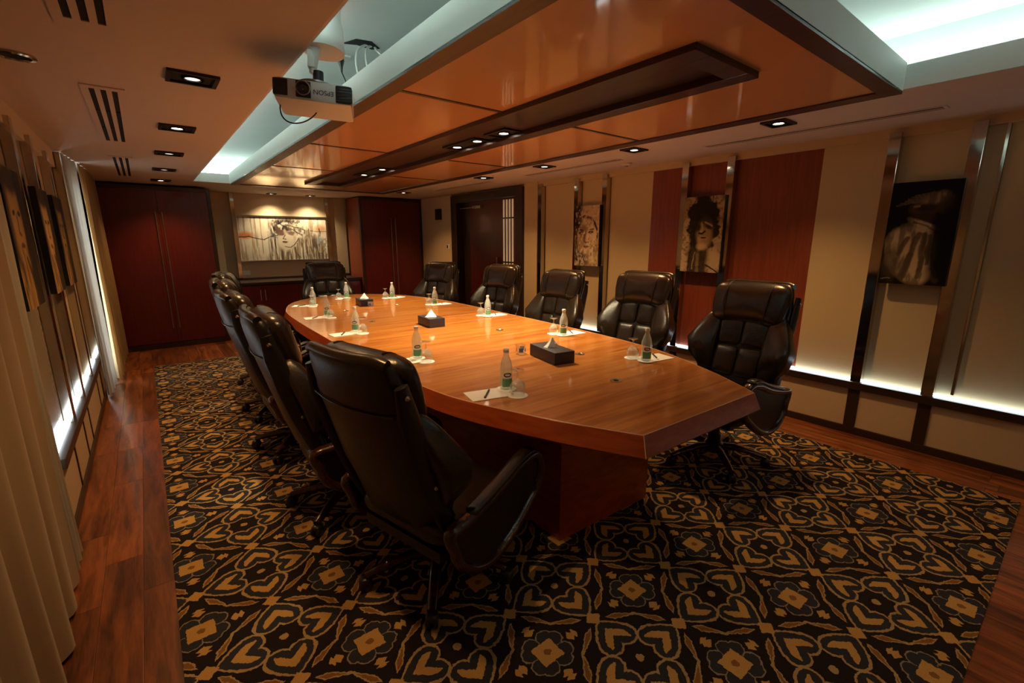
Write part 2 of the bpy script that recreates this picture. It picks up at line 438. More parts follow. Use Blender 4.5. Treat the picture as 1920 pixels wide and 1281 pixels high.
# ------------------------------------------------------------------ right wall
wr = MB().box(XR+0.07, XR+0.25, YB, 4.90, 0, ZC).box(XR+0.07, XR+0.25, 6.82, YF, 0, ZC).box(XR+0.07, XR+0.25, 4.90, 6.82, 2.165, ZC).build('wall_right', M['wall']); struct(wr)
MB().box(XR+0.02, XR+0.07, YB, 4.66, 2.137, ZC).build('header_rail', M['wall'], wr)
MB().box(XR, XR+0.07, 4.66, 4.925, 0.055, ZC).build('wall_panel', M['fabric'], wr)
MB().box(XR, XR+0.07, 6.80, 7.87, 0.055, ZC).build('wall_panel', M['wall'], wr)
for (a, b, mt) in ((3.99, 4.56, 'fabric'), (3.56, 3.92, 'fabric'), (2.949, 3.49, 'fabric'), (2.57, 2.949, 'red_panel'), (2.15, 2.52, 'red_panel'),
                   (1.438, 2.09, 'red_panel'), (1.015, 1.438, 'fabric'), (0.605, 0.98, 'fabric'), (0.475, 0.573, 'fabric'), (-0.40, 0.46, 'fabric'), (YB, -0.45, 'fabric')):
    MB().box(XR+0.055, XR+0.07, a, b, 0.425, 2.137).build('wall_panel', M[mt], wr)
PILS = (4.60, 3.957, 3.527, 2.55, 2.118, 0.998, 0.588, -0.42)
for y in PILS:
    MB().bbox(XR-0.015, XR+0.069, y-0.033, y+0.033, 0.412, 2.165, 0.003).build('pilaster', M['chrome'], wr)
    MB().bbox(XR-0.005, XR+0.03, y-0.036, y+0.036, 0.055, 0.352, 0.003).build('wainscot_strip', M['rail'], wr)
MB().bbox(XR+0.03, XR+0.068, 0.461, 0.477, 0.44, 2.137, 0.002).build('pilaster', M['chrome'], wr)
MB().bbox(XR-0.02, XR+0.045, YB, 4.66, 0.352, 0.408, 0.003).build('ledge_rail', M['rail'], wr)
prev = YB
edges = sorted(PILS)
for y in edges + [4.66]:
    if y-0.036 > prev+0.02: MB().box(XR+0.005, XR+0.07, prev, y-0.036, 0.055, 0.352).build('wainscot_panel', M['wains'], wr)
    prev = y+0.036
br = struct(MB().bbox(XR-0.012, XR+0.07, YB, 4.92, 0, 0.055, 0.003).build('baseboard_right', M['rail']))
# LED strips in the right ledge, one between each two pilasters
ye = [YB] + edges + [4.64]
spots = ['at the bare end of the door wall', 'under the blank panel past the shirt painting', 'under the white shirt painting', 'between the white shirt and curly hair paintings',
         'under the curly hair painting', 'between the curly hair and headscarf paintings', 'under the headscarf painting', 'between the headscarf painting and the door', 'beside the door frame']
for i in range(len(ye)-1):
    a, b = ye[i]+0.034, ye[i+1]-0.034
    if i == 0: a = ye[0]
    if b-a < 0.05: continue
    o = MB().box(XR+0.018, XR+0.054, a, b, 0.408, 0.424).build('led_strip', M['led'])
    tag(o, 'glowing white ledge light strip ' + spots[i], 'light strip', 'ledge light strips along the door wall')

# ------------------------------------------------------------------ door
d1 = struct(thing('door_1', 'dark red door with a darker strip', 'door', (XR, 0, 0))); del d1['label'], d1['category']
def dpart(name, m, *b, parent=d1, sm=None): return MB().bbox(*b).build(name, M[m], parent, sm)
dpart('door_frame', 'dark_wood', -0.03, 0.10, 4.93, 5.08, 0, 2.165, 0.006)
dpart('door_frame', 'dark_wood', -0.03, 0.10, 6.62, 6.79, 0, 2.165, 0.006)
dpart('door_frame', 'dark_wood', -0.03, 0.10, 5.08, 6.62, 2.05, 2.165, 0.006)
leaf = dpart('door_leaf', 'red_cab', 0.06, 0.10, 5.08, 6.35, 0.01, 2.05, 0.003)
dpart('door_leaf', 'dark_wood', 0.085, 0.12, 6.35, 6.62, 0.01, 2.05, 0.003)  # darker set-back strip beside the red leaf
for i, y in enumerate((5.455, 5.385, 5.318, 5.25)):
    pn = dpart('glass_slot', 'pane_lit', 0.053, 0.0605, y-0.016, y+0.016, 0.62, 2.03, 0.001, parent=leaf)
dpart('slot_bar', 'dark_wood', 0.048, 0.062, 5.22, 5.49, 1.765, 1.785, 0.001, parent=leaf)
dpart('slot_bar', 'dark_wood', 0.048, 0.062, 5.22, 5.49, 1.14, 1.16, 0.001, parent=leaf)
dpart('door_handle', 'steel', 0.02, 0.06, 5.585, 5.605, 0.95, 1.22, 0.004, parent=leaf)
dpart('door_closer', 'steel', 0.02, 0.06, 6.0, 6.22, 1.945, 1.985, 0.004, parent=leaf)
dpart('closer_arm', 'steel', 0.0, 0.02, 6.15, 6.55, 1.955, 1.968, 0.002, parent=leaf)

# wall items right of the cabinets
sp = thing('wall_speaker', 'small black wall speaker mounted beside the door above the switches', 'speaker', (XR, 7.21, 1.90))
MB().bbox(-0.05, 0, -0.075, 0.075, -0.09, 0.09, 0.008).build('cabinet', M['black'], sp, 40)
MB().bbox(-0.058, -0.05, -0.055, 0.055, -0.07, 0.07, 0.003).build('grille', M['plastic_d'], sp)
sw = thing('light_switch', 'pale light switch plate beside the door frame', 'switch', (XR, 6.93, 1.36))
MB().bbox(-0.008, 0, -0.06, 0.06, -0.04, 0.04, 0.002).build('plate', M['plastic_w'], sw)
MB().bbox(-0.014, -0.008, -0.045, -0.015, -0.025, 0.025, 0.002).build('rocker', M['plastic_w'], sw)
MB().bbox(-0.014, -0.008, 0.015, 0.045, -0.025, 0.025, 0.002).build('rocker', M['plastic_d'], sw)

# ------------------------------------------------------------------ far wall, cabinets, sideboard
wf = struct(MB().box(XL-0.1, XR+0.25, YF, YF+0.1, 0, ZC).build('wall_far', M['wall']))
MB().box(0.83, 1.0, YF-0.03, YF, 0.88, ZC).build('wall_panel', M['fabric'], wf)
MB().box(2.74, 2.93, YF-0.03, YF, 0.88, ZC).build('wall_panel', M['fabric'], wf)
MB().bbox(1.15, 1.205, YF-0.07, YF, 0.875, 2.19, 0.003).build('pilaster', M['chrome'], wf)
MB().bbox(2.585, 2.64, YF-0.07, YF, 0.875, 2.19, 0.003).build('pilaster', M['chrome'], wf)
wb = struct(MB().box(XL-0.1, XR+0.25, YB-0.1, YB, 0, ZC).build('wall_back', M['wall']))
def cabinet(x0, x1, ztop, label, hx, side):
    t = thing('tall_cabinet', label, 'cabinet', (x0, 7.87, 0))
    W = x1-x0
    MB().bbox(0, W, 0.022, 0.630, 0.0, ztop, 0.003).build('body', M['dark_wood'], t)
    MB().box(0.05, W-0.05, 0.005, 0.022, 0.0, 0.075).build('plinth', M['dark_wood'], t)
    s = side
    MB().bbox(0, s, -0.004, 0.022, 0.075, ztop, 0.002).build('stile', M['dark_wood'], t)
    MB().bbox(W-s, W, -0.004, 0.022, 0.075, ztop, 0.002).build('stile', M['dark_wood'], t)
    MB().bbox(s, W-s, -0.004, 0.022, ztop-0.05, ztop, 0.002).build('cornice', M['dark_wood'], t)
    mid = (hx[0]+hx[1])/2-x0
    for (a, b, h) in ((s+0.002, mid-0.0015, hx[0]-x0), (mid+0.0015, W-s-0.002, hx[1]-x0)):
        d = MB().bbox(a, b, 0.0, 0.021, 0.08, ztop-0.052, 0.002).build('cabinet_door', M['red_cab'], t)
        hb = MB().tube([(h, -0.035, 0.28), (h, -0.035, 1.84)], 0.007, 10)
        hb.tube([(h, 0.0, 0.36), (h, -0.035, 0.36)], 0.005, 8); hb.tube([(h, 0.0, 1.76), (h, -0.035, 1.76)], 0.005, 8)
        hb.build('handle', M['steel'], d, 40)
    return t
cabinet(-0.44, 0.835, 2.17, 'dark red tall cabinet with long bar handles beside the curtains', (0.188, 0.260), 0.045)
c2 = cabinet(2.943, 4.095, 2.18, 'dark red tall cabinet with long bar handles beside the door', (3.481, 3.561), 0.04)
MB().bbox(-0.004, 0.0, 0.03, 0.62, 0.02, 2.175, 0.001).build('side_panel', M['red_panel'], c2)  # brighter red puts the far lamps' light on this side into the colour
sb = thing('sideboard', 'low dark red sideboard with dark top under the wide painting', 'sideboard', (0.84, 7.97, 0))
MB().bbox(0, 2.098, 0.02, 0.60, 0, 0.80, 0.003).build('body', M['dark_wood'], sb)
MB().bbox(0, 2.098, -0.02, 0.605, 0.80, 0.84, 0.005).build('countertop', M['rail'], sb)
MB().bbox(0, 2.098, 0.55, 0.605, 0.84, 0.875, 0.004).build('upstand', M['dark_wood'], sb)
for i in range(4):
    a = 0.01+i*0.5195
    d = MB().bbox(a, a+0.516, 0.0, 0.019, 0.08, 0.785, 0.002).build('cabinet_door', M['red_cab'], sb)
    h = a+0.516-0.03 if i % 2 == 0 else a+0.03
    MB().tube([(h, -0.022, 0.56), (h, -0.022, 0.72)], 0.005, 8).build('handle', M['steel'], d, 40)
pl = thing('wall_socket', 'white double wall socket under the wide painting', 'socket', (1.27, YF, 0.955))
MB().bbox(-0.055, 0.055, -0.010, 0, -0.035, 0.035, 0.002).build('plate', M['plastic_w'], pl)
MB().bbox(-0.04, -0.01, -0.013, -0.010, -0.02, 0.02, 0.002).build('outlet', M['plastic_w'], pl)
MB().bbox(0.01, 0.04, -0.013, -0.010, -0.02, 0.02, 0.002).build('outlet', M['plastic_w'], pl)

# ------------------------------------------------------------------ left wall
WY0, WY1 = 5.78, 6.50
wl = MB().box(XL-0.12, XL-0.05, YB, WY0, 0, ZC).box(XL-0.12, XL-0.05, WY1, YF, 0, ZC).box(XL-0.12, XL-0.05, WY0, WY1, 0, 0.1).box(XL-0.12, XL-0.05, WY0, WY1, 2.0, ZC).build('wall_left', M['wall']); struct(wl)
MB().box(XL-0.05, XL-0.01, YB, 5.5, 2.06, ZC).build('header_rail', M['paint'], wl)
MB().bbox(XL-0.05, XL+0.028, 3.02, 5.55, 0.352, 0.405, 0.003).build('ledge_rail', M['rail'], wl)
for (a, b) in ((3.0, 3.50), (3.52, 4.0), (4.02, 4.33), (4.35, 5.18), (5.20, 5.52), (2.0, 2.98), (0.5, 1.98)):
    MB().box(XL-0.05, XL, a, b, 0.055, 0.352).build('wainscot_panel', M['wains'], wl)
for y in (3.51, 4.01, 4.34, 5.19, 5.535, 2.99):
    MB().box(XL-0.05, XL+0.006, y-0.010, y+0.010, 0.055, 0.352).build('wainscot_strip', M['rail'], wl)
for (a, b, mt) in ((2.9, 3.62, 'gloss_panel'), (3.74, 4.20, 'gloss_panel'), (4.30, 4.85, 'fabric'), (4.95, 5.5, 'fabric')):
    MB().box(XL-0.05, XL-0.035, a, b, 0.425, 2.06).build('wall_panel', M[mt], wl)
for y in (2.86, 3.68, 4.25, 4.90):
    MB().bbox(XL-0.05, XL+0.012, y-0.04, y+0.04, 0.405, 2.10, 0.003).build('pilaster', M['chrome'], wl)
struct(MB().bbox(XL-0.05, XL+0.012, YB, 5.58, 0, 0.055, 0.003).build('baseboard_left', M['rail']))
for (a, b, lab) in ((2.90, 3.64, 'under the ochre portrait nearest the drape'), (3.72, 4.21, 'under the middle ochre portrait'), (4.29, 4.86, 'under the ochre portrait beside the sheer'), (4.94, 5.5, 'beside the white sheer curtain')):
    o = MB().box(XL-0.034, XL-0.008, a, b, 0.405, 0.424).build('led_strip', M['led'])
    tag(o, 'glowing white ledge light strip ' + lab, 'light strip', 'ledge light strips along the curtain wall')
MB().bbox(XL-0.05, XL+0.025, 5.552, 5.572, 0, 2.19, 0.002).build('end_fin', M['chrome'], wl)
win = struct(thing('window_1', 'x', 'x', (XL-0.08, (WY0+WY1)/2, 0))); del win['label'], win['category']
MB().box(-0.02, -0.012, -0.36, 0.36, 0.1, 2.0).build('pane', M['day'], win)
for (a, b, c, d) in ((-0.36, -0.32, 0.1, 2.0), (0.32, 0.36, 0.1, 2.0), (-0.32, 0.32, 0.1, 0.14), (-0.32, 0.32, 1.96, 2.0)):
    MB().box(-0.012, 0.02, a, b, c, d).build('window_frame', M['rail'], win)

def curtain(name, label, x0, y0, y1, z0, z1, amp, nf, mat, ph=0.0, slant=0.0, seed=1):
    rnd = random.Random(seed)
    ny, nz = nf*10, 14
    js = [rnd.uniform(0.6, 1.25) for _ in range(nf+2)]
    vs = []; th = 0.003
    for side in (0, 1):
        for j in range(nz+1):
            tz = j/nz; z = z0+(z1-z0)*tz
            for i in range(ny+1):
                s = i/ny; f = s*nf
                A = amp*js[int(f)]*(0.55+0.45*(1-tz))
                x = x0 + slant*s + A*math.sin(2*PI*f+ph) + 0.006*math.sin(7*f+4*tz)
                y = y0+(y1-y0)*s + 0.012*math.sin(3*f+5*tz)
                vs.append((x + (th if side else 0), y, z))
    n1 = (ny+1)*(nz+1); fs = []
    for j in range(nz):
        for i in range(ny):
            a = j*(ny+1)+i; b = a+1; c = a+ny+2; d = a+ny+1
            fs += [(a, d, c, b), (n1+a, n1+b, n1+c, n1+d)]
    for j in range(nz):
        for i in (0, ny):
            a = j*(ny+1)+i; d = a+ny+1
            fs.append((a, n1+a, n1+d, d))
    for i in range(ny):
        for j in (0, nz):
            a = j*(ny+1)+i; fs.append((a, a+1, n1+a+1, n1+a))
    o = MB().add(vs, fs).build(name, mat, None, 70)
    return tag(o, label, 'curtain')
curtain('curtain', 'gold brown drape hanging at the free end of the portrait wall', XL+0.05, 1.15, 2.52, 0.02, 2.19, 0.032, 6, M['drape'], 0.8, 0.0, 3)
curtain('curtain', 'pale sheer curtain between the brown drape and the ochre portraits', XL+0.03, 2.52, 2.84, 0.02, 2.19, 0.018, 4, M['sheer'], 0.3, 0.0, 5)
curtain('curtain', 'pale daylit sheer curtain beyond the ochre portraits', XL+0.03, 5.59, 6.20, 0.02, 2.19, 0.018, 4, M['sheer'], 0.5, 0.035, 8)
curtain('curtain', 'gold drape hanging beside the tall cabinet in the corner', XL+0.085, 6.23, 7.80, 0.02, 2.19, 0.026, 8, M['gold_sheer'], 0.2, 0.03, 11)

# ================================================================== SUSPENDED CEILING PANEL
sc_ = thing('suspended_ceiling_panel', 'long hanging ceiling raft with amber gloss tiles and dark wood frame', 'ceiling panel', (0, 0, 2.165))
PX0, PX1, PY0, PY1 = 0.985, 3.04, 0.745, 7.06
MB().box(PX0+0.01, PX1-0.01, PY0+0.01, PY1-0.01, 0.03, 0.135).build('core', M['white_paint'], sc_)
for b in ((PX0, PX0+0.012, PY0, PY1), (PX1-0.012, PX1, PY0, PY1), (PX0+0.012, PX1-0.012, PY0, PY0+0.012), (PX0+0.012, PX1-0.012, PY1-0.012, PY1)):
    MB().box(*b, 0.006, 0.136).build('side_fascia', M['white_paint'], sc_)
FX0, FX1, FY0, FY1 = 1.075, 2.935, 0.822, 6.96
for b in ((PX0, FX0, PY0, PY1), (FX1, PX1, PY0, PY1), (FX0, FX1, PY0, FY0), (FX0, FX1, FY1, PY1)):
    MB().bbox(*b, -0.004, 0.012, 0.002).build('frame_board', M['dark_wood_y'], sc_)
TX0, TX1, TY0, TY1 = 1.69, 2.19, 1.05, 6.32
ys = [FY0, 2.235, 3.80, 5.10, FY1]
for (a, b) in ((FX0, TX0), (TX1, FX1)):
    for i in range(4):
        MB().bbox(a, b, ys[i], ys[i+1], 0.004, 0.028, 0.001).build('gloss_tile', M['tile'], sc_)
    for i in (1, 2, 3):
        MB().bbox(a, b, ys[i]-0.012, ys[i]+0.012, 0.0, 0.006, 0.001).build('joint_strip', M['dark_wood'], sc_)
MB().bbox(TX0, TX1, FY0, TY0, 0.004, 0.028, 0.001).build('gloss_tile', M['tile'], sc_)
MB().bbox(TX0, TX1, TY1, FY1, 0.004, 0.028, 0.001).build('gloss_tile', M['tile'], sc_)
for b in ((TX0, TX0+0.10, TY0, TY1), (TX1-0.10, TX1, TY0, TY1), (TX0+0.10, TX1-0.10, TY0, TY0+0.10), (TX0+0.10, TX1-0.10, TY1-0.10, TY1)):
    MB().bbox(*b, -0.022, 0.02, 0.004).build('trough_frame', M['dark_wood_y'], sc_)
MB().box(TX0+0.10, TX1-0.10, TY0+0.10, TY1-0.10, 0.012, 0.029).build('trough_bed', M['dark_wood_y'], sc_)
for (x, y) in ((1.3, 1.4), (2.7, 1.4), (1.3, 6.2), (2.7, 6.2)):
    MB().tube([(x, y, 0.13), (x, y, CZ-2.165)], 0.012, 8).build('hanger_rod', M['steel'], sc_)

# ================================================================== LAMPS
def spot(parent, loc, power, size=115, blend=0.9, col=WARM, r=0.03):
    l = bpy.data.lights.new('lamp_light', 'SPOT'); l.energy = power; l.color = col; l.spot_size = math.radians(size); l.spot_blend = blend
    l.shadow_soft_size = r
    o = bpy.data.objects.new('lamp_light', l); COL.objects.link(o); o.parent = parent; o.location = loc
    return o
def downlight(x, y, wx, wy, offs, power, label, group, lit=True, z=ZC, col=WARM, size=118):
    t = thing('recessed_downlight', label, 'downlight', (x, y, z), 0, group)
    fr = MB(); e = 0.018
    fr.box(-wx/2, -wx/2+e, -wy/2, wy/2, -0.012, 0); fr.box(wx/2-e, wx/2, -wy/2, wy/2, -0.012, 0)
    fr.box(-wx/2+e, wx/2-e, -wy/2, -wy/2+e, -0.012, 0); fr.box(-wx/2+e, wx/2-e, wy/2-e, wy/2, -0.012, 0)
    fr.build('trim', M['black'], t)
    MB().box(-wx/2+e, wx/2-e, -wy/2+e, wy/2-e, -0.003, -0.0005).build('housing', M['void'], t)
    for (ox, oy) in offs:
        MB().lathe([(0.044, -0.010), (0.044, -0.003), (0.034, -0.003), (0.034, -0.010)], 20, (ox, oy, 0), cap=False).build('reflector_ring', M['black'], t)
        MB().lathe([(0.030, -0.006), (0.030, -0.003)], 18, (ox, oy, 0)).build('lamp', M['lamp_side' if lit else 'lamp_dim'], t)
        if power: spot(t, (ox, oy, -0.02), power, col=col, size=size)
    return t
nth = ['first', 'second', 'third', 'fourth', 'fifth']
for i, (y, lit, pw) in enumerate(((7.35, True, 0.7), (6.25, False, 0.3), (5.10, False, 0.7), (3.95, True, 1.1), (2.74, False, 0.8))):
    downlight(0.285, y, 0.20, 0.18, [(0, 0)], P_SIDE*pw, 'black square recessed downlight over the curtain side aisle, %s from the tall cabinet' % nth[i], 'downlights over the curtain side', lit)
downlight(0.285, 1.50, 0.20, 0.18, [(0, 0)], P_SIDE*0.7, 'added black square recessed downlight over the curtain side aisle, beside the brown drape', 'downlights over the curtain side', True)  # lamp added out of view to brighten the nearest chair arm and floor
for i, y in enumerate((6.924, 4.74, 3.66, 2.555, 1.43)):
    downlight(3.31, y, 0.185, 0.15, [(0, 0)], P_SIDE, 'black square recessed downlight over the door side chairs, %s from the tall cabinet' % nth[i], 'downlights over the door side', True)
downlight(1.72, 8.36, 0.13, 0.13, [(0, 0)], P_FAR, 'small square downlight above the wide painting, on the curtain half', 'downlights above the wide painting', True, ZC, FAR_COL)
downlight(2.31, 8.36, 0.13, 0.13, [(0, 0)], P_FAR, 'small square downlight above the wide painting, on the door half', 'downlights above the wide painting', True, ZC, FAR_COL)
downlight(1.72, -0.95, 0.13, 0.13, [(0, 0)], P_SIDE*0.32, 'added small square downlight over the bare end wall, on the curtain half', 'added downlights over the bare end wall', True)  # pair added behind the camera to light the table's near apron
downlight(2.31, -0.95, 0.13, 0.13, [(0, 0)], P_SIDE*0.32, 'added small square downlight over the bare end wall, on the door half', 'added downlights over the bare end wall', True)
ZT = 2.165+0.012
downlight(2.03, 2.66, 0.17, 0.24, [(0, 0)], P_TABLE, 'single black downlight in the dark trough of the hanging raft', 'downlights in the hanging raft', True, ZT, TABLE_COL, 104)
downlight(2.03, 3.12, 0.17, 0.44, [(0.0, -0.14), (0, 0.14)], P_TABLE, 'twin black downlight in the hanging raft beside the single one', 'downlights in the hanging raft', True, ZT, TABLE_COL, 104)
downlight(2.03, 4.96, 0.17, 0.70, [(0, -0.25), (0, 0.25)], P_TABLE, 'twin black downlight in the hanging raft at the cabinet end', 'downlights in the hanging raft', True, ZT, TABLE_COL, 104)
rd = thing('round_downlight', 'round chrome rimmed downlight by the portrait wall', 'downlight', (-0.30, 2.86, ZC))
MB().lathe([(0.062, 0), (0.064, -0.008), (0.048, -0.010), (0.046, -0.002)], 28, cap=False).build('rim', M['chrome'], rd, 40)
MB().lathe([(0.046, -0.004), (0.046, -0.001)], 24).build('lamp', M['void'], rd)
for (x, y, lab) in ((3.84, 3.05, 'small round ceiling sprinkler beside the slot diffuser over the headscarf painting'), (0.80, 5.3, 'small pale round smoke detector in the lit ceiling coffer')):
    z = ZC if x > 3 else CZ
    t = thing('ceiling_sensor', lab, 'detector', (x, y, z))
    MB().lathe([(0.052, 0), (0.052, -0.010), (0.036, -0.022)], 24).build('body', M['paint' if x > 3 else 'white_paint'], t, 40)
    MB().lathe([(0.020, -0.022), (0.016, -0.034)], 16).build('sensor_head', M['steel'], t, 40)

# air grilles
def grille(x0, x1, y0, y1, label):
    t = thing('air_grille', label, 'air vent', ((x0+x1)/2, (y0+y1)/2, ZC)); W, H = (x1-x0)/2, (y1-y0)/2
    fr = MB(); fr.box(-W, -W+0.03, -H, H, -0.006, 0); fr.box(W-0.03, W, -H, H, -0.006, 0); fr.box(-W+0.03, W-0.03, -H, -H+0.05, -0.006, 0); fr.box(-W+0.03, W-0.03, H-0.05, H, -0.006, 0)
    fr.build('frame', M['paint'], t)
    MB().box(-W+0.03, W-0.03, -H+0.05, H-0.05, -0.002, -0.0005).build('duct', M['void'], t)
    wi = 2*W-0.06; bw = 0.022
    for k in (1, 2):
        xc = -W+0.03+(wi-2*bw)/3*k+bw*(k-0.5)
        MB().box(xc-bw/2, xc+bw/2, -H+0.05, H-0.05, -0.006, -0.002).build('slat', M['paint'], t)
    for k in (1, 2):
        yc = -H+0.05+(2*H-0.1)*k/3
        MB().box(-W+0.03, W-0.03, yc-0.004, yc+0.004, -0.005, -0.002).build('damper_bar', M['black'], t)
grille(-0.135, 0.035, 5.54, 7.16, 'pale ceiling air grille with three black slots, nearest the tall cabinet')
grille(-0.135, 0.035, 3.15, 4.78, 'pale ceiling air grille with three black slots, middle one of the row')
grille(-0.135, 0.035, 0.70, 2.33, 'pale ceiling air grille with three black slots, above the brown drape')
def slot(x, y0, y1, label):
    t = thing('slot_diffuser', label, 'air vent', (x, (y0+y1)/2, ZC)); H = (y1-y0)/2
    fr = MB(); fr.box(-0.045, -0.030, -H, H, -0.005, 0); fr.box(0.030, 0.045, -H, H, -0.005, 0); fr.box(-0.03, 0.03, -H, -H+0.02, -0.005, 0); fr.box(-0.03, 0.03, H-0.02, H, -0.005, 0)
    fr.build('frame', M['paint'], t)
    MB().box(-0.03, 0.03, -H+0.02, H-0.02, -0.006, -0.0005).build('duct', M['void'], t)
    for k in (-0.010, 0.010): MB().box(k-0.004, k+0.004, -H+0.02, H-0.02, -0.0075, -0.006).build('slat', M['paint'], t)
slot(3.68, 0.68, 2.14, 'long narrow ceiling slot vent between the shirt and curly hair paintings')
slot(3.60, 2.93, 4.30, 'long narrow ceiling slot vent above the headscarf painting')
slot(3.58, 4.98, 6.40, 'long narrow ceiling slot vent above the door')

# ================================================================== PROJECTOR
pj = thing('ceiling_projector', 'white projector hanging upside down from the ceiling coffer', 'projector', (0.680, 2.235, 2.055), math.radians(-22))
pj.rotation_euler = (math.radians(-4), math.radians(3), math.radians(-22))
MB().bbox(-0.15, 0.15, -0.115, 0.115, -0.042, 0.042, 0.022).build('body', M['plastic_w'], pj, 50)
MB().bbox(-0.152, -0.095, -0.118, -0.10, -0.030, 0.034, 0.01).build('exhaust_grille', M['plastic_d'], pj, 50)
MB().bbox(0.085, 0.152, -0.118, -0.08, -0.036, 0.036, 0.012).build('intake_grille', M['plastic_d'], pj, 50)
lr = MB().bbox(-0.066, -0.008, -0.119, -0.10, -0.030, 0.034, 0.006).build('lens_bay', M['plastic_d'], pj, 50)
lm = Matrix.Translation((-0.037, -0.119, 0.002)) @ Matrix.Rotation(PI/2, 4, 'X')
MB().lathe([(0.0275, 0.004), (0.0285, 0.012), (0.0255, 0.0125), (0.0255, 0.004)], 28, cap=False).build('lens_ring', M['steel'], lr, 40).matrix_local = lm
lo = MB().lathe([(0.025, 0), (0.025, 0.010), (0.020, 0.011), (0.017, 0.004), (0.001, 0.007)], 24).build('lens', M['lens'], lr, 40); lo.matrix_local = lm
for k in range(6):
    MB().box(0.09, 0.148, -0.1195, -0.118, -0.028+k*0.011, -0.024+k*0.011).build('louvre', M['black'], pj)
def text_mesh(name, body, size, mat, parent, mat_local, ext=0.0006):
    cu_ = bpy.data.curves.new(name, 'FONT'); cu_.body = body; cu_.size = size; cu_.align_x = 'CENTER'; cu_.align_y = 'CENTER'; cu_.extrude = ext
    tmp = bpy.data.objects.new('tmp', cu_); COL.objects.link(tmp)
    dg = bpy.context.evaluated_depsgraph_get(); me = bpy.data.meshes.new_from_object(tmp.evaluated_get(dg)); bpy.data.objects.remove(tmp)
    me.materials.clear(); me.materials.append(mat)
    o = bpy.data.objects.new(name, me); COL.objects.link(o); o.parent = parent; o.matrix_local = mat_local
    return o
text_mesh('maker_lettering', 'EPSON', 0.026, M['plastic_d'], pj, Matrix.Translation((0.04, -0.1155, -0.002)) @ Matrix.Rotation(PI/2, 4, 'X') @ Matrix.Rotation(PI, 4, 'Z'))
br_ = MB().bbox(-0.14, 0.14, -0.055, -0.035, 0.048, 0.058, 0.003).bbox(-0.14, 0.14, 0.035, 0.055, 0.048, 0.058, 0.003).lathe([(0.075, 0.055), (0.075, 0.062), (0.03, 0.068)], 24)
br_.build('mount_plate', M['steel'], pj, 40)
MB().tube([(0.01, 0, 0.06), (0.01, 0, 0.12)], 0.022, 14).build('mount_neck', M['plastic_d'], pj, 40)
MB().tube([(-0.012, 0, 0.11), (-0.006, 0, 0.16), (0.0, 0, 0.215)], [0.013, 0.018, 0.026], 10).bbox(-0.03, 0.0, -0.02, 0.02, 0.13, 0.20, 0.006).build('mount_arm', M['plastic_w'], pj, 40)
MB().lathe([(0.088, 0.215), (0.090, 0.225), (0.082, 0.33), (0.076, 0.331), (0.074, CZ-2.055)], 32, (0.03, 0.03, 0)).build('ceiling_cup', M['white_paint'], pj, 40)
cb = MB().tube([((1-t)**3*-0.14+3*t*(1-t)**2*-0.16+3*t*t*(1-t)*-0.05+t**3*0.0, -0.02+0.04*t, (1-t)**3*-0.035+3*t*(1-t)**2*-0.13+3*t*t*(1-t)*-0.12+t**3*-0.038) for t in [i/14 for i in range(15)]], 0.003, 6); cb.build('power_lead', M['plastic_d'], pj, 60)
def cable(name, pts, r, m, label):
    o = MB().tube(pts, r, 8).build(name, M[m], None, 60); tag(o, label, 'cable'); return o
def bez(p0, p1, p2, p3, n=14):
    P = [Vector(p) for p in (p0, p1, p2, p3)]
    return [tuple(P[0]*(1-t)**3 + P[1]*3*t*(1-t)**2 + P[2]*3*t*t*(1-t) + P[3]*t**3) for t in [i/n for i in range(n+1)]]
cable('loose_cable', bez((1.13, 2.72, CZ), (1.03, 2.68, 2.48), (1.02, 2.64, 2.40), (1.03, 2.62, 2.303)), 0.006, 'plastic_w', 'white cable hanging from the ragged coffer hole, fullest curve')
cable('loose_cable', bez((1.15, 2.72, CZ), (1.08, 2.66, 2.48), (1.06, 2.60, 2.40), (1.07, 2.57, 2.303)), 0.006, 'plastic_w', 'white cable hanging from the ragged coffer hole, middle one')
cable('loose_cable', bez((1.17, 2.72, CZ), (1.16, 2.66, 2.46), (1.15, 2.50, 2.40), (1.14, 2.42, 2.303)), 0.006, 'plastic_w', 'white cable leaving the ragged coffer hole over the raft edge')
pg = thing('power_plug', 'black power plug and lead in a coffer outlet above the projector', 'plug', (1.06, 2.96, CZ))
MB().bbox(-0.05, 0.05, -0.03, 0.03, -0.010, 0, 0.003).build('outlet_plate', M['plastic_w'], pg)
MB().lathe([(0.018, -0.010), (0.020, -0.03), (0.010, -0.06), (0.005, -0.09)], 12).build('plug', M['plastic_d'], pg, 50)
MB().tube(bez((0, 0, -0.09), (0.0, -0.1, -0.2), (-0.05, -0.3, -0.3), (-0.22, -0.62, -0.40)), 0.004, 6).build('lead', M['plastic_d'], pg, 60)

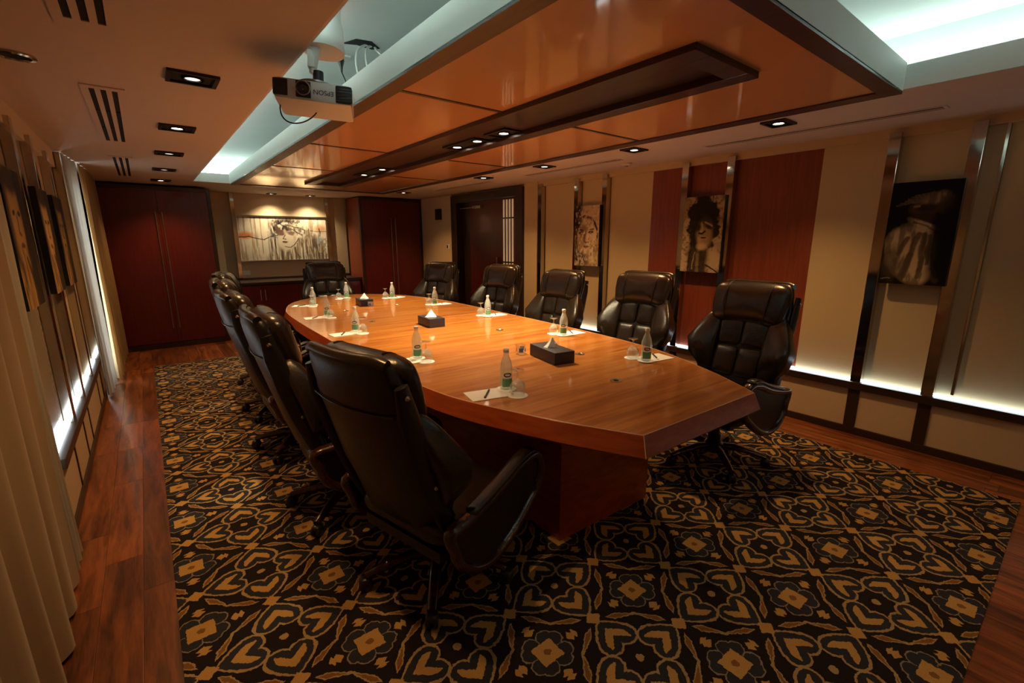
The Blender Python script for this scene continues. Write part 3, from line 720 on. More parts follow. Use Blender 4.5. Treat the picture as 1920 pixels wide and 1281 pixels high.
# ================================================================== PAINTINGS
def attr_mat(name, rough=0.55):
    m, nt, b = newmat(name)
    a = nt.nodes.new('ShaderNodeAttribute'); a.attribute_name = 'paint'
    nt.links.new(a.outputs['Color'], b.inputs['Base Color']); b.inputs['Roughness'].default_value = rough; b.inputs['Specular IOR Level'].default_value = 0.2
    n = nt.nodes.new('ShaderNodeTexNoise'); n.inputs['Scale'].default_value = 120
    bp = nt.nodes.new('ShaderNodeBump'); bp.inputs['Strength'].default_value = 0.2; bp.inputs['Distance'].default_value = 0.002
    nt.links.new(n.outputs['Fac'], bp.inputs['Height']); nt.links.new(bp.outputs[0], b.inputs['Normal'])
    return m
M['oil'] = attr_mat('oil_paint', 0.75)
def vnoise(x, y, seed):
    xi = np.floor(x).astype(int); yi = np.floor(y).astype(int); fx = x-xi; fy = y-yi
    fx = fx*fx*(3-2*fx); fy = fy*fy*(3-2*fy)
    def h(a, b):
        n = (a*374761393 + b*668265263 + seed*974634) & 0x7fffffff
        n = ((n ^ (n >> 13))*1274126177) & 0x7fffffff
        return ((n ^ (n >> 16)) & 0xffff)/65535.0
    return (h(xi, yi)*(1-fx)+h(xi+1, yi)*fx)*(1-fy)+(h(xi, yi+1)*(1-fx)+h(xi+1, yi+1)*fx)*fy
def fbm(x, y, seed, o=4):
    r = 0; a = 0.5; f = 1.0
    for k in range(o): r = r+a*vnoise(x*f, y*f, seed+k); a *= 0.5; f *= 2.03
    return r/(1-0.5**o)
class Canvas:
    def __init__(s, asp, nx, ny, base, seed):
        s.asp = asp; s.nx = nx; s.ny = ny
        S_, T = np.meshgrid(np.linspace(0, 1, nx), np.linspace(0, 1, ny)); s.S = S_*asp; s.T = T; s.U = S_
        s.seed = seed; s.c = np.zeros((ny, nx, 3))+np.array(base)
        s.wx = s.S+0.035*(fbm(s.S*9, T*9, seed+50)-0.5); s.wy = T+0.035*(fbm(s.S*9, T*9, seed+70)-0.5)
    def lay(s, m, col, a=1.0):
        m = np.clip(m*a, 0, 1)[..., None]; s.c = s.c*(1-m)+np.array(col)*m
    def ell(s, cx, cy, rx, ry, col, a=1.0, soft=0.15, rot=0.0):
        dx = s.wx-cx*s.asp; dy = s.wy-cy; ca, sa = math.cos(rot), math.sin(rot)
        d = np.sqrt(((dx*ca+dy*sa)/rx)**2+((-dx*sa+dy*ca)/ry)**2)
        s.lay(np.clip((1-d)/soft+0.5, 0, 1), col, a)
    def line(s, pts, wd, col, a=1.0):
        best = np.full(s.S.shape, 9.0)
        for (x0, y0), (x1, y1) in zip(pts[:-1], pts[1:]):
            x0 *= s.asp; x1 *= s.asp
            dx, dy = x1-x0, y1-y0; L2 = dx*dx+dy*dy+1e-9
            t = np.clip(((s.wx-x0)*dx+(s.wy-y0)*dy)/L2, 0, 1)
            best = np.minimum(best, np.hypot(s.wx-x0-t*dx, s.wy-y0-t*dy))
        s.lay(np.clip((wd-best)/(wd*0.5)+0.3, 0, 1), col, a)
    def streak(s, fx, fy, lo, hi, col, a, seed, mask=1.0):
        n = fbm(s.S*fx, s.T*fy, s.seed+seed); s.lay(np.clip((n-lo)/(hi-lo), 0, 1)*mask, col, a)
    def box(s, x0, x1, y0, y1, soft=0.03):
        f = lambda v, a, b: np.clip((v-a)/soft+0.5, 0, 1)*np.clip((b-v)/soft+0.5, 0, 1)
        return f(s.wx/s.asp, x0, x1)*f(s.wy, y0, y1)
    def face(s, name, parent, mat):          # front lies in the local XZ plane, facing -Y, width asp, height 1
        nx, ny = s.nx, s.ny
        v = np.stack([(s.U-0.5)*s.w, np.zeros_like(s.U), s.T*s.h], -1).reshape(-1, 3)
        idx = np.arange(nx*ny).reshape(ny, nx)
        f = np.stack([idx[:-1, :-1], idx[:-1, 1:], idx[1:, 1:], idx[1:, :-1]], -1).reshape(-1, 4)
        me = bpy.data.meshes.new(name); me.from_pydata(v.tolist(), [], f.tolist()); me.materials.append(mat)
        ca = me.color_attributes.new('paint', 'FLOAT_COLOR', 'POINT')
        ca.data.foreach_set('color', np.concatenate([np.clip(s.c, 0, 1), np.ones((ny, nx, 1))], -1).reshape(-1))
        o = bpy.data.objects.new(name, me); COL.objects.link(o); o.parent = parent
        return o
DK = (0.012, 0.008, 0.006); CR = (0.58, 0.46, 0.29); MID = (0.22, 0.13, 0.065)
def art_scarf():
    c = Canvas(0.385/0.68, 96, 168, (0.40, 0.29, 0.165), 11)
    c.streak(6, 10, 0.45, 0.7, (0.66, 0.54, 0.36), 0.9, 1)
    c.lay(c.box(-.1, 0.30, 0.60, 1.1, 0.2), DK, 0.95)
    c.ell(0.10, 0.55, 0.07, 0.6, DK, 0.9, 0.6); c.ell(0.75, 0.90, 0.22, 0.16, (0.58, 0.46, 0.29), 0.9, 0.5)
    c.ell(0.50, 0.47, 0.215, 0.30, (0.60, 0.46, 0.29), 1, 0.2)          # face
    c.ell(0.36, 0.60, 0.10, 0.10, (0.20, 0.10, 0.05), 0.85, 0.6); c.ell(0.30, 0.42, 0.10, 0.22, (0.26, 0.15, 0.07), 0.7, 0.7)
    c.line([(0.14, 0.78), (0.40, 0.83), (0.70, 0.78), (0.92, 0.62)], 0.022, (0.17, 0.09, 0.05)); c.line([(0.18, 0.82), (0.42, 0.87), (0.72, 0.83)], 0.012, (0.60, 0.48, 0.32))
    c.line([(0.80, 0.72), (0.95, 0.55), (0.90, 0.45)], 0.02, DK, 0.8)
    c.ell(0.28, 0.555, 0.062, 0.022, DK, 1, 0.4); c.ell(0.66, 0.565, 0.062, 0.020, DK, 1, 0.4)
    c.line([(0.18, 0.61), (0.34, 0.60)], 0.014, DK); c.line([(0.56, 0.605), (0.78, 0.615)], 0.010, (0.10, 0.05, 0.03))
    c.ell(0.29, 0.552, 0.012, 0.010, (0.5, 0.45, 0.4)); c.ell(0.67, 0.562, 0.012, 0.010, (0.5, 0.45, 0.4))
    c.line([(0.46, 0.55), (0.40, 0.42), (0.46, 0.39), (0.56, 0.40)], 0.016, (0.14, 0.07, 0.05), 0.9); c.ell(0.42, 0.47, 0.035, 0.06, (0.15, 0.07, 0.06), 0.6, 0.8)
    c.ell(0.47, 0.325, 0.085, 0.022, (0.20, 0.10, 0.06), 0.85, 0.5); c.line([(0.34, 0.325), (0.60, 0.33)], 0.006, DK, 0.8)
    c.ell(0.25, 0.10, 0.19, 0.14, DK, 0.85, 0.6); c.streak(20, 16, 0.52, 0.62, (0.6, 0.52, 0.45), 0.8, 4, c.box(0.05, 0.5, 0.02, 0.28, 0.1))
    c.streak(22, 5, 0.55, 0.7, (0.24, 0.15, 0.08), 0.6, 6, c.box(0.5, 1.1, -.1, 0.5, 0.2)); c.streak(26, 20, 0.52, 0.66, (0.16, 0.09, 0.05), 0.55, 8); c.streak(30, 18, 0.58, 0.70, (0.74, 0.64, 0.48), 0.6, 12)
    return c
def art_curls():
    c = Canvas(0.395/0.68, 96, 168, (0.30, 0.21, 0.125), 23)
    c.streak(5, 9, 0.42, 0.7, (0.46, 0.35, 0.22), 0.8, 1); c.streak(24, 30, 0.5, 0.65, (0.10, 0.06, 0.035), 0.7, 2)
    n = fbm(c.S*14, c.T*14, 90)
    d = np.sqrt(((c.S-0.50*c.asp)/0.225)**2+((c.T-0.66)/0.37)**2)
    c.lay(np.clip((1.05-d+0.7*(n-0.5))/0.10, 0, 1), DK, 0.98)
    c.lay(c.box(0.20, 0.42, -.1, 0.6, 0.08), DK, 0.9); c.lay(c.box(0.45, 0.68, -.1, 0.36, 0.1), DK, 0.9)
    c.ell(0.56, 0.52, 0.115, 0.20, (0.24, 0.155, 0.08), 1, 0.5)
    c.ell(0.56, 0.70, 0.12, 0.09, DK, 0.75, 0.9)
    c.ell(0.47, 0.58, 0.022, 0.085, (0.38, 0.26, 0.13), 0.9, 0.6); c.ell(0.66, 0.60, 0.06, 0.03, DK, 0.9, 0.6, -0.4); c.line([(0.56, 0.665), (0.74, 0.62)], 0.012, (0.40, 0.29, 0.17), 0.8)
    c.ell(0.38, 0.60, 0.05, 0.05, DK, 0.9, 0.7); c.line([(0.42, 0.525), (0.50, 0.515), (0.56, 0.54)], 0.014, DK)
    c.ell(0.53, 0.455, 0.075, 0.028, (0.30, 0.18, 0.11), 1, 0.4); c.ell(0.53, 0.455, 0.05, 0.010, DK, 1, 0.4); c.ell(0.50, 0.35, 0.075, 0.045, (0.42, 0.30, 0.16), 0.95, 0.7)
    c.ell(0.44, 0.42, 0.03, 0.05, (0.36, 0.25, 0.14), 0.6, 0.8)
    c.ell(0.86, 0.16, 0.08, 0.16, (0.40, 0.31, 0.19), 0.9, 0.7); c.line([(0.66, 0.10), (1.0, 0.0)], 0.01, DK); c.line([(0.24, 0.3), (0.20, 0.0)], 0.010, DK); c.line([(0.36, 0.26), (0.30, 0.04)], 0.008, (0.4, 0.3, 0.2), 0.6)
    return c
def art_shirt():
    c = Canvas(0.358/0.68, 96, 168, (0.0035, 0.003, 0.003), 37)
    SH = (0.52, 0.40, 0.25)
    c.ell(0.60, 0.78, 0.15, 0.085, (0.12, 0.065, 0.035), 1, 0.5, 0.35); c.ell(0.66, 0.83, 0.09, 0.05, (0.30, 0.21, 0.12), 0.9, 0.7, 0.4)
    c.ell(0.80, 0.74, 0.055, 0.045, (0.15, 0.075, 0.04), 0.9, 0.6, -0.6); c.ell(0.55, 0.75, 0.09, 0.04, (0.02, 0.012, 0.008), 0.9, 0.7)
    for k in range(6): c.line([(0.62, 0.86+0.012*k-0.03), (0.10+0.05*k, 0.78+0.018*k)], 0.006, (0.20, 0.15, 0.09), 0.6)
    c.line([(0.45, 0.77), (0.38, 0.765)], 0.012, (0.30, 0.22, 0.13), 0.8)
    c.ell(0.52, 0.66, 0.09, 0.06, (0.055, 0.03, 0.018), 0.9, 0.7)
    c.ell(0.54, 0.59, 0.13, 0.035, SH, 1, 0.4, -0.45); c.line([(0.40, 0.62), (0.60, 0.58), (0.72, 0.52)], 0.010, DK)
    c.ell(0.43, 0.33, 0.19, 0.27, SH, 1, 0.25); c.ell(0.30, 0.36, 0.12, 0.19, SH, 1, 0.35, 0.35); c.ell(0.55, 0.14, 0.13, 0.14, SH, 1, 0.35)
    for (x0, y0, x1, y1, w_) in ((0.50, 0.50, 0.38, 0.08, 0.026), (0.58, 0.50, 0.60, 0.08, 0.022), (0.36, 0.46, 0.24, 0.30, 0.022), (0.66, 0.48, 0.68, 0.22, 0.02), (0.44, 0.30, 0.34, 0.06, 0.03)):
        c.line([(x0, y0), (x1, y1)], w_, (0.085, 0.055, 0.032), 0.85)
    c.ell(0.16, 0.22, 0.07, 0.16, (0.06, 0.042, 0.026), 0.8, 0.8); c.streak(22, 5, 0.5, 0.62, (0.07, 0.045, 0.026), 0.7, 3, np.clip(c.c[..., 0]*6, 0, 1))
    c.ell(0.83, 0.09, 0.028, 0.065, (0.26, 0.16, 0.09), 0.9, 0.6, 0.3); c.ell(0.86, 0.40, 0.10, 0.42, (0.0035, 0.003, 0.003), 0.95, 0.5)
    c.line([(0.03, 0.045), (0.16, 0.05)], 0.004, (0.3, 0.27, 0.22), 0.8)
    return c
def art_wide():
    c = Canvas(1.36/0.70, 264, 136, (0.74, 0.67, 0.51), 51)
    c.streak(3, 3, 0.4, 0.7, (0.50, 0.46, 0.36), 0.8, 1); c.streak(36, 2.2, 0.55, 0.63, (0.30, 0.21, 0.12), 0.8, 2)
    lo = c.box(0.30, 1.1, -.1, 0.55, 0.15); c.streak(46, 2.0, 0.52, 0.60, (0.09, 0.055, 0.03), 0.9, 3, lo)
    c.ell(0.07, 0.58, 0.16, 0.07, (0.60, 0.20, 0.05), 0.95, 0.9); c.ell(0.15, 0.28, 0.03, 0.16, (0.48, 0.26, 0.10), 0.7, 0.9); c.ell(0.93, 0.76, 0.14, 0.09, (0.50, 0.22, 0.08), 0.75, 0.9)
    c.line([(0.0, 0.54), (0.10, 0.56), (0.20, 0.50), (0.27, 0.48), (0.34, 0.56), (0.45, 0.60)], 0.012, DK, 0.9)
    c.ell(0.49, 0.78, 0.30, 0.16, (0.07, 0.04, 0.025), 0.95, 0.5, -0.15); c.ell(0.58, 0.80, 0.20, 0.07, (0.50, 0.42, 0.29), 0.9, 0.5, -0.35)
    c.streak(16, 12, 0.48, 0.58, DK, 0.75, 21, c.box(0.34, 0.76, 0.52, 0.98, 0.12)); c.streak(20, 16, 0.52, 0.62, (0.74, 0.66, 0.5), 0.8, 25, c.box(0.36, 0.76, 0.5, 1.0, 0.1)); c.ell(0.49, 0.93, 0.20, 0.05, DK, 0.7, 0.8); c.ell(0.37, 0.68, 0.05, 0.16, DK, 0.8, 0.6); c.line([(0.36, 0.80), (0.38, 0.66)], 0.016, (0.62, 0.56, 0.46))
    c.ell(0.51, 0.44, 0.20, 0.22, (0.60, 0.52, 0.38), 0.95, 0.35)
    c.ell(0.46, 0.645, 0.10, 0.075, (0.12, 0.06, 0.04), 0.95, 0.5); c.ell(0.57, 0.635, 0.08, 0.05, (0.14, 0.08, 0.05), 0.9, 0.6, -0.3); c.ell(0.505, 0.66, 0.03, 0.08, (0.5, 0.38, 0.25), 0.8, 0.7)
    c.line([(0.44, 0.86), (0.58, 0.74), (0.70, 0.60)], 0.014, DK, 0.9); c.line([(0.60, 0.80), (0.74, 0.72), (0.73, 0.62)], 0.010, DK, 0.8)
    c.line([(0.50, 0.58), (0.475, 0.50), (0.51, 0.49)], 0.012, (0.15, 0.09, 0.05)); c.ell(0.495, 0.425, 0.055, 0.028, (0.16, 0.08, 0.05), 0.95, 0.4); c.line([(0.47, 0.43), (0.53, 0.43)], 0.006, DK)
    c.line([(0.49, 0.33), (0.56, 0.30), (0.61, 0.38), (0.66, 0.52)], 0.010, DK, 0.85); c.line([(0.60, 0.30), (0.60, 0.18), (0.66, 0.05)], 0.018, (0.14, 0.09, 0.05), 0.9)
    c.line([(0.385, 0.55), (0.39, 0.02)], 0.010, DK, 0.8); c.line([(0.33, 0.5), (0.35, 0.1)], 0.008, DK, 0.6); c.line([(0.635, 0.4), (0.62, 0.05)], 0.016, (0.2, 0.13, 0.07), 0.8)
    c.line([(0.785, 0.74), (0.795, 0.30), (0.82, 0.06)], 0.014, (0.16, 0.09, 0.04), 0.9); c.line([(0.80, 0.70), (1.0, 0.68)], 0.008, DK, 0.8); c.line([(0.915, 0.76), (0.92, 0.58)], 0.016, DK, 0.8)
    c.ell(0.91, 0.46, 0.09, 0.10, (0.36, 0.38, 0.38), 0.8, 0.8); c.ell(0.93, 0.25, 0.04, 0.10, (0.34, 0.20, 0.07), 0.8, 0.8); c.streak(24, 14, 0.55, 0.66, (0.14, 0.09, 0.06), 0.6, 9, c.box(0.74, 1.05, 0.05, 0.65, 0.1))
    return c
def art_ochre(seed):
    c = Canvas(0.36/0.56, 56, 80, (0.30, 0.165, 0.055), seed)
    c.streak(10, 5, 0.45, 0.6, (0.42, 0.25, 0.09), 0.8, 1); c.lay(c.box(0.62, 1.2, -.1, 1.1, 0.15), DK, 0.96); c.lay(c.box(-.2, 0.14, 0.3, 1.2, 0.15), DK, 0.9)
    c.ell(0.42, 0.62, 0.16, 0.26, (0.40, 0.24, 0.09), 0.9, 0.4)
    c.ell(0.30, 0.68, 0.045, 0.02, DK, 1, 0.4); c.ell(0.55, 0.68, 0.045, 0.02, DK, 1, 0.4); c.line([(0.44, 0.66), (0.40, 0.54), (0.48, 0.53)], 0.014, (0.08, 0.04, 0.02))
    c.ell(0.44, 0.45, 0.06, 0.02, (0.10, 0.03, 0.015), 1, 0.4); c.ell(0.42, 0.92, 0.24, 0.10, DK, 0.9, 0.5); c.streak(30, 4, 0.55, 0.62, DK, 0.8, 5, c.box(-.1, 0.8, -.1, 0.42, 0.1)); c.line([(0.5, 0.35), (0.62, 0.2), (0.6, 0.0)], 0.03, DK, 0.8)
    return c
def painting(art, label, loc, rz, w_, h_, frame=None):
    t = thing('painting', label, 'painting', loc, rz)
    c = art; c.w, c.h = w_, h_
    MB().box(-w_/2, w_/2, 0.001, 0.03, 0, h_).build('canvas', M['black'], t)
    f = c.face('painted_face', t, M['oil'])
    if frame:
        e = frame
        for b in ((-w_/2-e, -w_/2, 0, h_), (w_/2, w_/2+e, 0, h_), (-w_/2-e, w_/2+e, -e, 0), (-w_/2-e, w_/2+e, h_, h_+e)):
            MB().bbox(b[0], b[1], -0.012, 0.03, b[2], b[3], 0.003).build('frame', M['steel'], t)
    return t
RZ_R = -PI/2      # local -Y -> world -X
painting(art_scarf(), 'portrait of a face in a headscarf on the fabric panels beside the door', (XR-0.045, 3.742, 1.168), RZ_R, 0.37, 0.68)
painting(art_curls(), 'dark portrait with big curly hair between the red wall panels', (XR-0.045, 2.318, 1.168), RZ_R, 0.385, 0.68)
painting(art_shirt(), 'black painting of a figure in a white shirt with head thrown back', (XR-0.045, 0.779, 1.163), RZ_R, 0.355, 0.67)
painting(art_wide(), 'wide framed sketchy face painting above the sideboard', (1.895, YF-0.035, 1.150), 0, 1.36, 0.685, 0.028)
painting(art_ochre(61), 'ochre and black portrait beside the pale sheer and brown drape', (XL+0.045, 3.08, 1.16), PI/2, 0.42, 0.62)
painting(art_ochre(77), 'ochre and black portrait in the middle of the curtain wall', (XL+0.045, 3.94, 1.16), PI/2, 0.40, 0.60)
painting(art_ochre(93), 'ochre and black portrait beside the daylit far sheer', (XL+0.045, 4.58, 1.16), PI/2, 0.42, 0.60)

# ================================================================== TABLE
ZTOP = 0.7665
TAB = (1.742, 0.914); TROT = -math.atan(0.035)
prof = [(0, .40), (.28, .553), (.69, .725), (1.0, .792), (1.5, .838), (2.5, .862), (3.3, .868), (3.84, .855), (4.2, .810), (4.6, .700), (4.86, .560), (5.04, .390), (5.15, .20), (5.19, 0.0)]
def catmull(P, n):
    out = []
    for i in range(len(P)-1):
        p0 = P[max(i-1, 0)]; p1 = P[i]; p2 = P[i+1]; p3 = P[min(i+2, len(P)-1)]
        for k in range(n):
            t = k/n
            out.append(tuple(0.5*((2*p1[j])+(-p0[j]+p2[j])*t+(2*p0[j]-5*p1[j]+4*p2[j]-p3[j])*t*t+(-p0[j]+3*p1[j]-3*p2[j]+p3[j])*t**3) for j in (0, 1)))
    out.append(tuple(P[-1])); return out
# sample both arms with the tip handled as one smooth curve
half = catmull(prof[:-1] + [(5.19, 0.0)], 5)
right = [(hw, v) for v, hw in half]
left = [(-hw, v) for v, hw in half[:-1]][::-1]
outline = right + left          # counter-clockwise starting at the near right corner
def offset(poly, d):
    n = len(poly); res = []
    for i in range(n):
        p0, p, p1 = poly[i-1], poly[i], poly[(i+1) % n]
        e0 = Vector((p[0]-p0[0], p[1]-p0[1])).normalized(); e1 = Vector((p1[0]-p[0], p1[1]-p[1])).normalized()
        n0 = Vector((e0.y, -e0.x)); n1 = Vector((e1.y, -e1.x)); b = (n0+n1)
        k = d/max(0.35, (1+n0.dot(n1)))
        res.append((p[0]+b.x*k, p[1]+b.y*k))
    return res
tb = thing('conference_table', 'long boat shaped cherry wood conference table on the patterned carpet', 'table', (TAB[0], TAB[1], 0), TROT)
tt = MB()
tt.add([(x, y, ZTOP) for x, y in outline], [tuple(range(len(outline)))], 0)
rings = [(0.0, ZTOP), (0.004, ZTOP-0.004), (0.030, ZTOP-0.078), (0.024, ZTOP-0.086), (-0.07, ZTOP-0.086)]
n = len(outline); vs = []
for (d, z) in rings: vs += [(x, y, z) for x, y in offset(outline, d)]
tt.add(vs, [(j*n+i, j*n+(i+1) % n, (j+1)*n+(i+1) % n, (j+1)*n+i) for j in range(4) for i in range(n)], 1)
tt.add([(x, y, ZTOP-0.086) for x, y in offset(outline, -0.07)], [tuple(range(n-1, -1, -1))], 1)
tt.build('table_top', [M['table'], M['table_edge']], tb, 25)
wear = [(p[0], p[1], ZTOP-0.0017) for p in offset(outline, 0.0015)]
MB().tube(wear, 0.0021, 5, closed=True).build('worn_edge_line', M['inlay'], tb)
for k in (0, n-0):
    pass
c0 = offset(outline, 0.003)[0]; c1 = offset(outline, 0.0315)[0]
for sx in (1, -1): MB().tube([(sx*c0[0], c0[1], ZTOP-0.003), (sx*c1[0], c1[1], ZTOP-0.079)], 0.0016, 5).build('worn_corner_line', M['inlay'], tb)
MB().bbox(-0.34, 0.33, 0.50, 4.35, 0.007, ZTOP-0.086, 0.004).build('pedestal', M['table_edge'], tb)
R2 = Matrix.Rotation(-TROT, 2)
for (x, y) in ((1.787, 1.418), (2.052, 1.919), (2.134, 2.862), (1.492, 3.883), (1.527, 4.659), (2.121, 4.734)):
    l = R2 @ Vector((x-TAB[0], y-TAB[1]))
    gm = MB().lathe([(0.030, 0.0), (0.030, 0.0025), (0.022, 0.003), (0.020, 0.0012)], 24, (l.x, l.y, ZTOP)).build('cable_grommet', M['steel'], tb, 30)
    MB().lathe([(0.014, 0.0012), (0.014, 0.002)], 18, (l.x, l.y, ZTOP)).build('grommet_hole', M['void'], gm)

# ================================================================== CHAIRS
RHO = math.radians(16)
def Bk(x, w_, d):  # back frame -> chair space (front is +Y)
    return (x, -0.19-w_*math.sin(RHO)+d*math.cos(RHO), 0.47+w_*math.cos(RHO)+d*math.sin(RHO))
def lerp(tab, v):
    if v <= tab[0][0]: return tab[0][1]
    for (a, fa_), (b, fb) in zip(tab[:-1], tab[1:]):
        if v <= b: return fa_+(fb-fa_)*(v-a)/(b-a)
    return tab[-1][1]
SHELL_W = [(-.24, .60), (-.12, .82), (0.05, .95), (.25, 1.03), (.45, 1.06), (.57, 1.04), (.60, .965), (.73, .935)]
def shell_fn(x, w_, d):
    k = lerp(SHELL_W, w_); dd = d + 0.55*max(0.0, 0.08-w_)**1.5*2 - 0.10*(x*x)/0.06*0.0 + 0.16*(x/0.25)**2*0.22
    return Bk(x*k, w_, dd)
def make_chair():
    P = {}
    P['back_shell'] = (MB().blob((0, 0.25, -0.012), (0.252, 0.490, 0.042), (0.18, 0.50), 48, 18, lambda x, y, z: shell_fn(x, y, z)), 'leather_b', 60)
    # rim roll along the top of the shell
    rim = [Bk(x, 0.738-0.018*abs(x/0.225)**8, -0.012+0.03*(x/0.25)**2) for x in [(-0.222+0.444*i/16) for i in range(17)]]
    P['top_rim'] = (MB().tube(rim, 0.020, 12), 'leather', 60)
    seam = [shell_fn(x, 0.555, -0.0565) for x in [(-0.225+0.45*i/14) for i in range(15)]]
    P['back_seam'] = (MB().tube(seam, 0.0035, 6), 'leather', 60)
    # headrest: three rolls with grooves between
    def head_fn(x, w_, d):
        k = 1.0-0.10*max(0.0, (0.60-w_)/0.15)
        return Bk(x*k, w_-0.020*(x/0.25)**2, d+0.030*(x/0.25)**2)
    P['headrest'] = (MB().blob((0, 0.588, 0.050), (0.250, 0.146, 0.084), (0.34, 0.92), 56, 24, head_fn), 'leather', 70)
    for sx in (-1, 1):
        pts = [head_fn(sx*0.142, 0.588+0.1465*math.cos(a), 0.050+0.0845*math.sin(a)) for a in [PI*(i/16)*0.98 for i in range(17)]]
        P['headrest_seam', sx] = (MB().tube(pts, 0.004, 6), 'leather_b', 60)
    # lumbar core behind quilting
    P['back_core'] = (MB().blob((0, 0.26, 0.035), (0.215, 0.26, 0.035), (0.4, 0.5), 32, 14, lambda x, y, z: Bk(x, y, z)), 'leather_b', 60)
    # quilted squares 2x2 (trapezoid)
    for sx in (-1, 1):
        for (w0, w1) in ((0.085, 0.285), (0.29, 0.49)):
            def qf(x, y, z, sx=sx):
                k = 0.80+0.42*(0.5-y)*0.0+0.32*(y/0.5)*0.45+0.10
                return Bk(x*k, y, z)
            P['quilt_panel', sx, w0] = (MB().blob((sx*0.083, (w0+w1)/2, 0.068), (0.081, (w1-w0)/2, 0.026), (0.28, 0.7), 28, 12, qf), 'leather', 70)
    # side bolsters
    for sx in (-1, 1):
        def bf(x, y, z, sx=sx):
            g = max(0.0, min(1.0, (0.50-y)/0.24)) * (1.0 if y > 0.25 else max(0.0, 1-((0.25-y)/0.13)**1.3))
            o_ = max(0.0, (abs(x)-0.16)/0.10)
            return Bk(x+sx*0.075*g*o_*1.2, y, z+0.078*g*(1 if z > 0.05 else 0.25)*(0.30+0.70*o_))
        P['side_bolster', sx] = (MB().blob((sx*0.208, 0.29, 0.052), (0.056, 0.230, 0.050), (0.50, 0.62), 30, 34, bf), 'leather', 70)
        # side rail of the back with studs
        rail = [(sx*0.262, *Bk(0, w_, d)[1:]) for w_, d in ((-0.02, 0.03), (0.10, 0.02), (0.25, 0.008), (0.40, 0.003), (0.55, 0.005), (0.655, 0.012))]
        P['back_rail', sx] = (MB().tube(rail, [0.014, 0.017, 0.018, 0.018, 0.018, 0.014], 12, rz=[0.03, 0.04, 0.042, 0.042, 0.040, 0.026], up=(0, -1, 0)), 'leather_b', 60)
        for w_, d in ((0.618, 0.010), (0.25, 0.012)):
            c = Vector((sx*0.280, *Bk(0, w_, d)[1:]))
            st = MB().lathe([(0.010, 0), (0.009, 0.004), (0.005, 0.007), (0.001, 0.008)], 14)
            rot = Matrix.Rotation(sx*PI/2, 4, 'Y'); st.v = [tuple((rot @ Vector(p))+c) for p in st.v]
            P['stud', sx, w_] = (st, 'chrome', 50)
    # seat
    def seat_fn(x, y, z):
        k = 1-0.06*max(0, (y-0.0)/0.3); return (x*k, y, z+0.012*math.cos(x*5)-0.02*max(0, (y-0.15)/0.15)**2+(0.02*(-y)))
    P['seat_cushion'] = (MB().blob((0, 0.05, 0.455), (0.275, 0.275, 0.065), (0.35, 0.6), 44, 16, seat_fn), 'leather', 70)
    P['seat_pan'] = (MB().bbox(-0.23, 0.23, -0.20, 0.26, 0.352, 0.402, 0.015), 'plastic_d', 50)
    # arms: closed wooden loop + leather infill + pad
    ARM_DZ = -0.05
    loop = catmull([(-0.205, 0.49), (-0.225, 0.580), (-0.12, 0.602), (0.04, 0.645), (0.17, 0.695), (0.275, 0.702), (0.325, 0.63), (0.30, 0.53), (0.225, 0.455), (0.12, 0.37), (0.01, 0.318), (-0.10, 0.332), (-0.18, 0.405), (-0.205, 0.49)], 4)[:-1]
    loop = [(y, z+ARM_DZ*min(1, max(0, (z-0.30)/0.3))) for y, z in loop]
    for sx in (-1, 1):
        X = sx*0.318
        arm = MB().tube([(X, y, z) for y, z in loop], 0.022, 12, rz=0.028, closed=True, up=(1, 0, 0))
        # (radius pair: 0.028 in the plane, 0.018 across)
        P['armrest', sx] = (arm, 'chair_wood', 60)
        cen = (0.05, 0.45); inner = [(cen[0]+(y-cen[0])*0.93, cen[1]+(z-cen[1])*0.93) for y, z in loop]
        m_ = len(inner)
        P['arm_infill', sx] = (MB().add([(X-0.008, y, z) for y, z in inner]+[(X+0.008, y, z) for y, z in inner], [tuple(range(m_)), tuple(range(2*m_-1, m_-1, -1))]+[(i, m_+i, m_+(i+1) % m_, (i+1) % m_) for i in range(m_)]), 'leather_b', 30)
        padl = catmull([(-0.13, 0.618), (-0.03, 0.648), (0.08, 0.685), (0.19, 0.726), (0.265, 0.728)], 5)
        padl = [(y, z+ARM_DZ) for y, z in padl]
        P['arm_pad', sx] = (MB().tube([(X, y, z) for y, z in padl], [0.008]+[0.029]*(len(padl)-2)+[0.010], 14, rz=[0.004]+[0.015]*(len(padl)-2)+[0.006]), 'leather', 70)
    # column + star base
    P['gas_column'] = (MB().lathe([(0.055, 0.352), (0.055, 0.33), (0.030, 0.32), (0.030, 0.20), (0.040, 0.195), (0.040, 0.09)], 20), 'black', 40)
    P['base_hub'] = (MB().lathe([(0.050, 0.075), (0.060, 0.085), (0.060, 0.135), (0.045, 0.15)], 20), 'chair_wood', 40)
    return P
CH = {}
for k, (mb, mt, sm) in make_chair().items():
    nm = k if isinstance(k, str) else k[0]
    CH[k] = (nm, mb.mesh(nm, M[mt], sm))
leg_me = MB().tube([(0, 0.03, 0.112), (0, 0.12, 0.118), (0, 0.22, 0.100), (0, 0.315, 0.078)], [0.026, 0.026, 0.023, 0.019], 10, rz=[0.026, 0.024, 0.020, 0.014]).mesh('base_leg', M['chair_wood'], 60)
cs = MB()
for sx in (-1, 1):
    wv = MB().lathe([(0.024, -0.009), (0.028, -0.005), (0.028, 0.005), (0.024, 0.009)], 18); rot = Matrix.Rotation(PI/2, 4, 'Y')
    cs.add([tuple((rot @ Vector(p))+Vector((sx*0.014, 0, 0.0355))) for p in wv.v], wv.f)
cs.tube([(0, 0, 0.035), (0, 0, 0.075)], 0.009, 8); cs.blob((0, 0, 0.052), (0.026, 0.027, 0.018), (0.8, 0.8), 14, 8)
caster_me = cs.mesh('caster', M['plastic_d'], 50)
